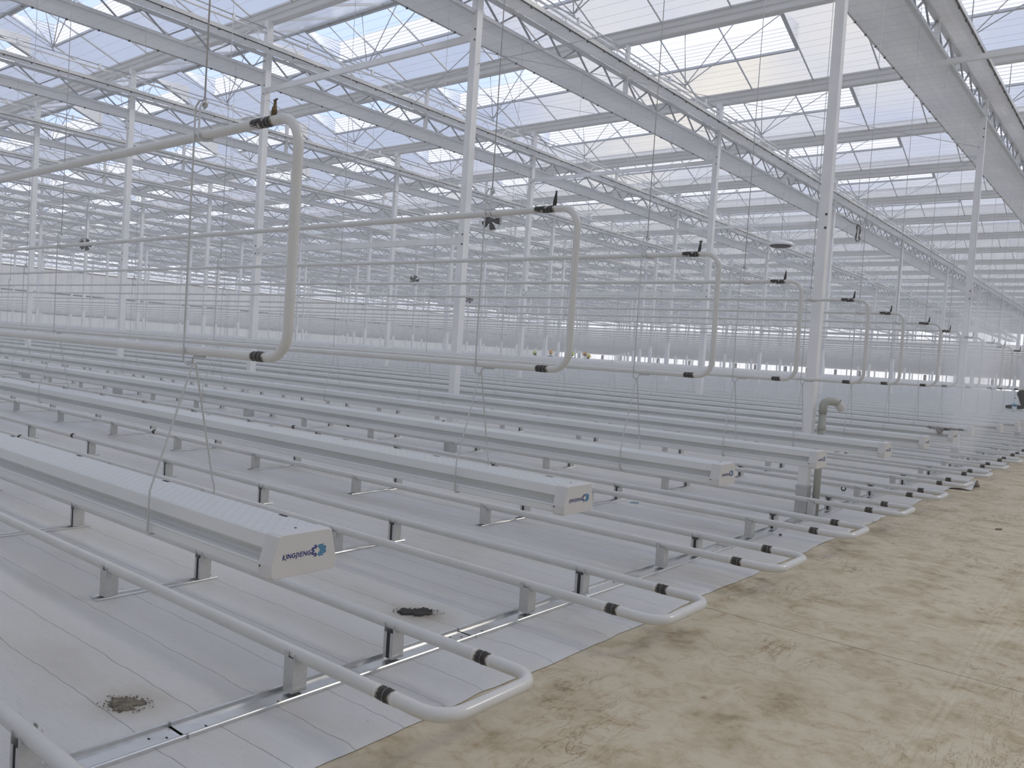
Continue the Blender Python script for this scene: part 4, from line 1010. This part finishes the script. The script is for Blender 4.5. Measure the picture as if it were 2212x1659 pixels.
# water bottle on a far gutter
bx, by = -0.98, PITCH * 15 - 0.82
def x_at(u, v, y):
    d = [AX[i][0] * (u - IW / 2) / FPX + AX[i][1] - AX[i][2] * (v - IH / 2) / FPX for i in range(3)]
    return CAMP.x + d[0] * (y - CAMP.y) / d[1]
t = thing('water_bottle', (x_at(2191, 880, PITCH * 14 - 0.82), PITCH * 14 - 0.82, 0.902), 'white plastic water bottle with a blue band on a far gutter', 'bottle')
ob('body', MB().tube([(0, 0, 0), (0, 0, 0.01), (0, 0, 0.20), (0, 0, 0.25), (0, 0, 0.285), (0, 0, 0.30)], [0.045, 0.052, 0.052, 0.035, 0.016, 0.016], 14).mesh('body', 'bottle'), t)
ob('label_band', MB().tube([(0, 0, 0.11), (0, 0, 0.17)], 0.0535, 14).mesh('label_band', 'label'), t)
ob('bottle_cap', MB().tube([(0, 0, 0.298), (0, 0, 0.32)], 0.018, 10).mesh('bottle_cap', 'label'), t)

# ------------------------------------------------------------------ people
def skin_body(name, verts, edges, radii, matn, parent, sub=2):
    me = bpy.data.meshes.new(name); me.from_pydata(verts, edges, []); o = bpy.data.objects.new(name, me); COL.objects.link(o)
    md = o.modifiers.new('skin', 'SKIN'); md.use_smooth_shade = True
    me.skin_vertices[0].data[0].use_root = True
    for k, r in enumerate(radii):
        r = r if isinstance(r, tuple) else (r, r); me.skin_vertices[0].data[k].radius = r
    s = o.modifiers.new('sub', 'SUBSURF'); s.levels = sub; s.render_levels = sub
    dg = bpy.context.evaluated_depsgraph_get(); me2 = bpy.data.meshes.new_from_object(o.evaluated_get(dg)); bpy.data.objects.remove(o)
    me2.materials.clear(); me2.materials.append(MT[matn]); me2.polygons.foreach_set('use_smooth', [True] * len(me2.polygons)); me2.name = name
    return ob(name, me2, parent)
def head_mesh():
    m = MB(); n = 14; vs = []; fs = []
    prof_ = [(-0.115, 0.035), (-0.105, 0.055), (-0.06, 0.068), (0.0, 0.078), (0.05, 0.078), (0.09, 0.06), (0.112, 0.03)]
    for z, r in prof_:
        for k in range(n):
            a = 2 * PI * k / n; c, s = math.cos(a), math.sin(a); rx = r * 1.18
            x = rx * c; y = r * s
            if c > 0.9 and -0.05 < z < 0.01: x += 0.022          # nose
            if c > 0.6 and abs(z) < 0.03 and 0.3 < abs(s) < 0.7: x -= 0.008  # eye sockets
            if abs(s) > 0.9 and abs(z) < 0.03: y *= 1.14            # ears
            vs.append((x, y, z))
    for l in range(len(prof_) - 1):
        for k in range(n): fs.append((l * n + k, l * n + (k + 1) % n, (l + 1) * n + (k + 1) % n, (l + 1) * n + k))
    fs.append(tuple(range(n))[::-1]); fs.append(tuple((len(prof_) - 1) * n + k for k in range(n)))
    return m.add(vs, fs, True).mesh('head', 'skin')
HEAD = head_mesh()
def helmet_mesh(matn):
    vs = []; fs = []; n = 16
    for z, r in ((-0.012, 0.150), (0.0, 0.135), (0.008, 0.118), (0.06, 0.112), (0.10, 0.088), (0.128, 0.045), (0.134, 0.01)):
        for k in range(n):
            a = 2 * PI * k / n; b = 0.035 if (z < 0.004 and math.cos(a) > 0.4) else 0
            vs.append(((r * 1.15 + b) * math.cos(a), r * math.sin(a), z))
    for l in range(6):
        for k in range(n): fs.append((l * n + k, l * n + (k + 1) % n, (l + 1) * n + (k + 1) % n, (l + 1) * n + k))
    fs.append(tuple(6 * n + k for k in range(n)))
    return MB().add(vs, fs, True).mesh('helmet', matn)
HM = {k: helmet_mesh(k) for k in ('hel_y', 'hel_o', 'hel_l', 'hel_w')}
eye = MB().tube([(0, 0, 0), (0.006, 0, 0)], 0.009, 8).mesh('eye', 'slot')
# wrist-fingers chain: short curled fingers grown from the palm
def worker(x, y, hh, rz, hel, label, bend=0.0):
    """standing adult whose head centre is at height hh; the torso may lean forward"""
    t = thing('person', (x, y, 0), label, 'person', 'workers in safety helmets', rz)
    s = hh / 1.58
    lean = bend
    def P(a, b, c): return (a * s, b * s, c * s)
    sh = (lean, 0, 1.38 - 0.25 * lean)
    V = [P(0, 0, 0.95), P(lean * 0.5, 0, 1.15), P(lean * 0.9, 0, 1.34 - 0.2 * lean), P(lean * 1.02, 0, 1.45 - 0.2 * lean),
         P(0, 0.10, 0.90), P(0.03, 0.11, 0.50), P(0, 0.12, 0.09), P(0.13, 0.13, 0.04),
         P(0, -0.10, 0.90), P(0.03, -0.11, 0.50), P(0, -0.12, 0.09), P(0.13, -0.13, 0.04),
         P(lean * 0.9, 0.19, 1.33 - 0.2 * lean), P(lean + 0.05, 0.25, 1.06), P(lean + 0.24, 0.20, 0.96), P(lean + 0.32, 0.19, 0.95),
         P(lean * 0.9, -0.19, 1.33 - 0.2 * lean), P(lean + 0.05, -0.25, 1.06), P(lean + 0.24, -0.20, 0.96), P(lean + 0.32, -0.19, 0.95)]
    E_ = [(0, 1), (1, 2), (2, 3), (0, 4), (4, 5), (5, 6), (6, 7), (0, 8), (8, 9), (9, 10), (10, 11), (2, 12), (12, 13), (13, 14), (14, 15), (2, 16), (16, 17), (17, 18), (18, 19)]
    rad = [(0.15, 0.12), (0.14, 0.11), (0.16, 0.12), 0.055, 0.085, 0.06, 0.045, 0.045, 0.085, 0.06, 0.045, 0.045, 0.065, 0.048, 0.036, 0.04, 0.065, 0.048, 0.036, 0.04]
    skin_body('body', V, E_, [tuple(q * s for q in r) if isinstance(r, tuple) else r * s for r in rad], 'black', t, 1)
    h = ob('head', HEAD, t, (lean * 1.06 * s, 0, hh)); h.rotation_euler = (0, 0.25 + lean * 0.6, 0)
    ob('helmet', HM[hel], h, (0, 0, 0.04))
    for q in (-1, 1):
        ob('eye', eye, h, (0.082, q * 0.032, 0.005))
        for f in range(5):
            a = (f - 2) * 0.016; b = Vector(V[15] if q > 0 else V[19])
            fm = MB().tube([b + Vector((0.02, a, 0.0)), b + Vector((0.06, a * 1.2, -0.012)), b + Vector((0.085 - 0.008 * abs(f - 2), a * 1.2, -0.035))] if f else [b + Vector((0.0, -0.03, 0)), b + Vector((0.03, -0.045, -0.01)), b + Vector((0.05, -0.04, -0.02))], [0.009, 0.008, 0.006], 6).mesh('finger', 'skin')
            ob('finger', fm, t)
YWK = [38.4, 40.0, 41.6, 40.0, 38.4, 40.0]
def at_row(u, v, y):
    d = [AX[i][0] * (u - IW / 2) / FPX + AX[i][1] - AX[i][2] * (v - IH / 2) / FPX for i in range(3)]
    q = (y - CAMP.y) / d[1]; return CAMP.x + d[0] * q, CAMP.z + d[2] * q
for (u, v, hel, lab, rz, bend), yk in zip([(1165, 764, 'hel_l', 'worker in dark clothes and a lime helmet, first from the side wall', 3.6, 0.25), (1188, 761, 'hel_o', 'worker in dark clothes and an orange helmet standing apart on the side-wall side', -0.5, 0.1),
        (1204, 767, 'hel_w', 'worker in dark clothes and a pale helmet beside the orange one', -1.4, 0.1), (1238, 765, 'hel_l', 'worker in dark clothes and a lime helmet just past a heating pipe bend', -1.2, 0.15),
        (1267, 770, 'hel_y', 'worker in dark clothes and a bright yellow helmet facing a colleague', 0.3, 0.1), (1278, 766, 'hel_o', 'worker in maroon cap strap and amber helmet leaning to the yellow one', 3.4, 0.35)], YWK):
    x, z = at_row(u, v, yk); worker(x, yk, z - 0.02, rz, hel, lab.replace('worker in', 'person in').replace('maroon cap strap', 'dark clothes'), bend)
# person kneeling on a far gutter, bent forward along it
t = thing('person', (bx, by, 0.90), 'person in black clothes kneeling bent forward on a far gutter', 'person')
V = [(0.02, 0, 0.50), (0.26, 0, 0.54), (0.50, 0, 0.53), (0.60, 0, 0.545),
     (0.02, 0.09, 0.44), (0.08, 0.10, 0.07), (-0.24, 0.10, 0.065), (-0.32, 0.10, 0.05),
     (0.02, -0.09, 0.44), (0.12, -0.10, 0.07), (-0.20, -0.10, 0.065), (-0.28, -0.10, 0.05),
     (0.50, 0.18, 0.49), (0.56, 0.19, 0.26), (0.60, 0.14, 0.06),
     (0.50, -0.18, 0.49), (0.56, -0.19, 0.26), (0.60, -0.12, 0.06)]
E_ = [(0, 1), (1, 2), (2, 3), (0, 4), (4, 5), (5, 6), (6, 7), (0, 8), (8, 9), (9, 10), (10, 11), (2, 12), (12, 13), (13, 14), (2, 15), (15, 16), (16, 17)]
skin_body('body', V, E_, [(0.13, 0.15), (0.13, 0.12), (0.14, 0.12), 0.055, 0.085, 0.065, 0.05, 0.045, 0.085, 0.065, 0.05, 0.045, 0.06, 0.045, 0.034, 0.06, 0.045, 0.034], 'black', t)
h = ob('head', HEAD, t, (0.72, 0, 0.53)); h.rotation_euler = (0, 0.9, 0)
ob('hair', MB().tube([(-0.02, 0, 0.03), (-0.02, 0, 0.07), (-0.015, 0, 0.11), (-0.01, 0, 0.125)], [0.092, 0.09, 0.06, 0.01], 14).mesh('hair', 'dark'), h)
for q in (-1, 1):
    ob('eye', eye, h, (0.082, q * 0.032, 0.005))
    for f in range(5):
        b = Vector((0.61, q * 0.13, 0.045)); a = (f - 2) * 0.017
        pts = [b, b + Vector((0.045, a * 1.2, -0.02)), b + Vector((0.075 - 0.006 * abs(f - 2), a * 1.3, -0.036))] if f else [b, b + Vector((0.02, -q * 0.04, -0.015)), b + Vector((0.04, -q * 0.05, -0.032))]
        ob('finger', MB().tube(pts, [0.012, 0.009, 0.007], 6).mesh('finger', 'skin'), t)
ob('shirt_hem', MB().tube([(-0.02, -0.10, 0.40), (-0.06, 0, 0.41), (-0.02, 0.10, 0.40)], [0.012, 0.03, 0.012], 8).mesh('shirt_hem', 'cap'), t, label='white hem showing under the jacket')

# ------------------------------------------------------------------ welding smoke
def smoke():
    m = bpy.data.materials.new('welding_smoke'); m.use_nodes = True; t = m.node_tree; t.nodes.clear(); l = t.links.new
    o = N(t, 'ShaderNodeOutputMaterial'); v = N(t, 'ShaderNodeVolumePrincipled'); v.inputs['Color'].default_value = (0.97, 0.985, 1.0, 1); v.inputs['Anisotropy'].default_value = 0.5
    tc = N(t, 'ShaderNodeTexCoord'); nz = N(t, 'ShaderNodeTexNoise', inp={'Scale': 2.2, 'Detail': 4.0, 'Distortion': 0.8}); l(tc.outputs['Object'], nz.inputs['Vector'])
    sp = N(t, 'ShaderNodeSeparateXYZ'); l(tc.outputs['Generated'], sp.inputs[0])
    def mth(op, a, bb=0.0, c=None):
        n = N(t, 'ShaderNodeMath', operation=op)
        for i, q in enumerate((a, bb, c)):
            if q is None: continue
            if isinstance(q, (int, float)): n.inputs[i].default_value = q
            else: l(q, n.inputs[i])
        return n.outputs[0]
    gx = mth('MULTIPLY', mth('SUBTRACT', sp.outputs['X'], 0.5), 2.0); gy = mth('MULTIPLY', mth('SUBTRACT', sp.outputs['Y'], 0.5), 2.0)
    rad = mth('SQRT', mth('ADD', mth('MULTIPLY', gx, gx), mth('MULTIPLY', gy, gy)))
    core = ramp(t, [(0.0, g(1)), (0.9, g(0))], 'EASE'); l(rad, core.inputs['Fac'])
    zf = ramp(t, [(0.0, g(0)), (0.2, g(0.7)), (0.7, g(1)), (1.0, g(0))], 'EASE'); l(sp.outputs['Z'], zf.inputs['Fac'])
    nr = ramp(t, [(0.35, g(0)), (0.65, g(1))]); l(nz.outputs['Fac'], nr.inputs['Fac'])
    d = mth('MULTIPLY', mth('MULTIPLY', core.outputs['Color'], zf.outputs['Color']), mth('MULTIPLY_ADD', nr.outputs['Color'], 0.75, 0.25))
    l(mth('MULTIPLY', d, 3.2), v.inputs['Density']); l(v.outputs[0], o.inputs['Volume']); return m
o = ob('smoke', MB().tube([(0, 0, 0.2), (0.05, 0.1, 0.7), (0.18, 0.25, 1.3), (0.34, 0.4, 1.9), (0.45, 0.5, 2.6)], [0.25, 0.38, 0.48, 0.52, 0.45], 16).mesh('smoke', smoke()), None, (-0.45, 11.4, 0), kind='stuff')
tag(o, 'thin bluish welding smoke drifting up over the far pipe loops', 'smoke')
hz_m = bpy.data.materials.new('added_haze'); hz_m.use_nodes = True; t = hz_m.node_tree; t.nodes.clear()
o = N(t, 'ShaderNodeOutputMaterial'); v = N(t, 'ShaderNodeVolumeScatter', inp={'Density': 0.0045, 'Anisotropy': 0.0}); v.inputs['Color'].default_value = (1, 0.99, 0.965, 1)  # even scatter volume added to soften contrast and lighten the dark gaps
t.links.new(v.outputs[0], o.inputs['Volume'])
hzo = ob('haze', MB().box(XW + 0.1, XE - 0.1, YN + 0.1, YF - 0.1, 0.3, 7.2).mesh('haze', hz_m), kind='stuff'); tag(hzo, 'thin added haze veiling the whole greenhouse', 'haze')
print('objects', len(bpy.data.objects))
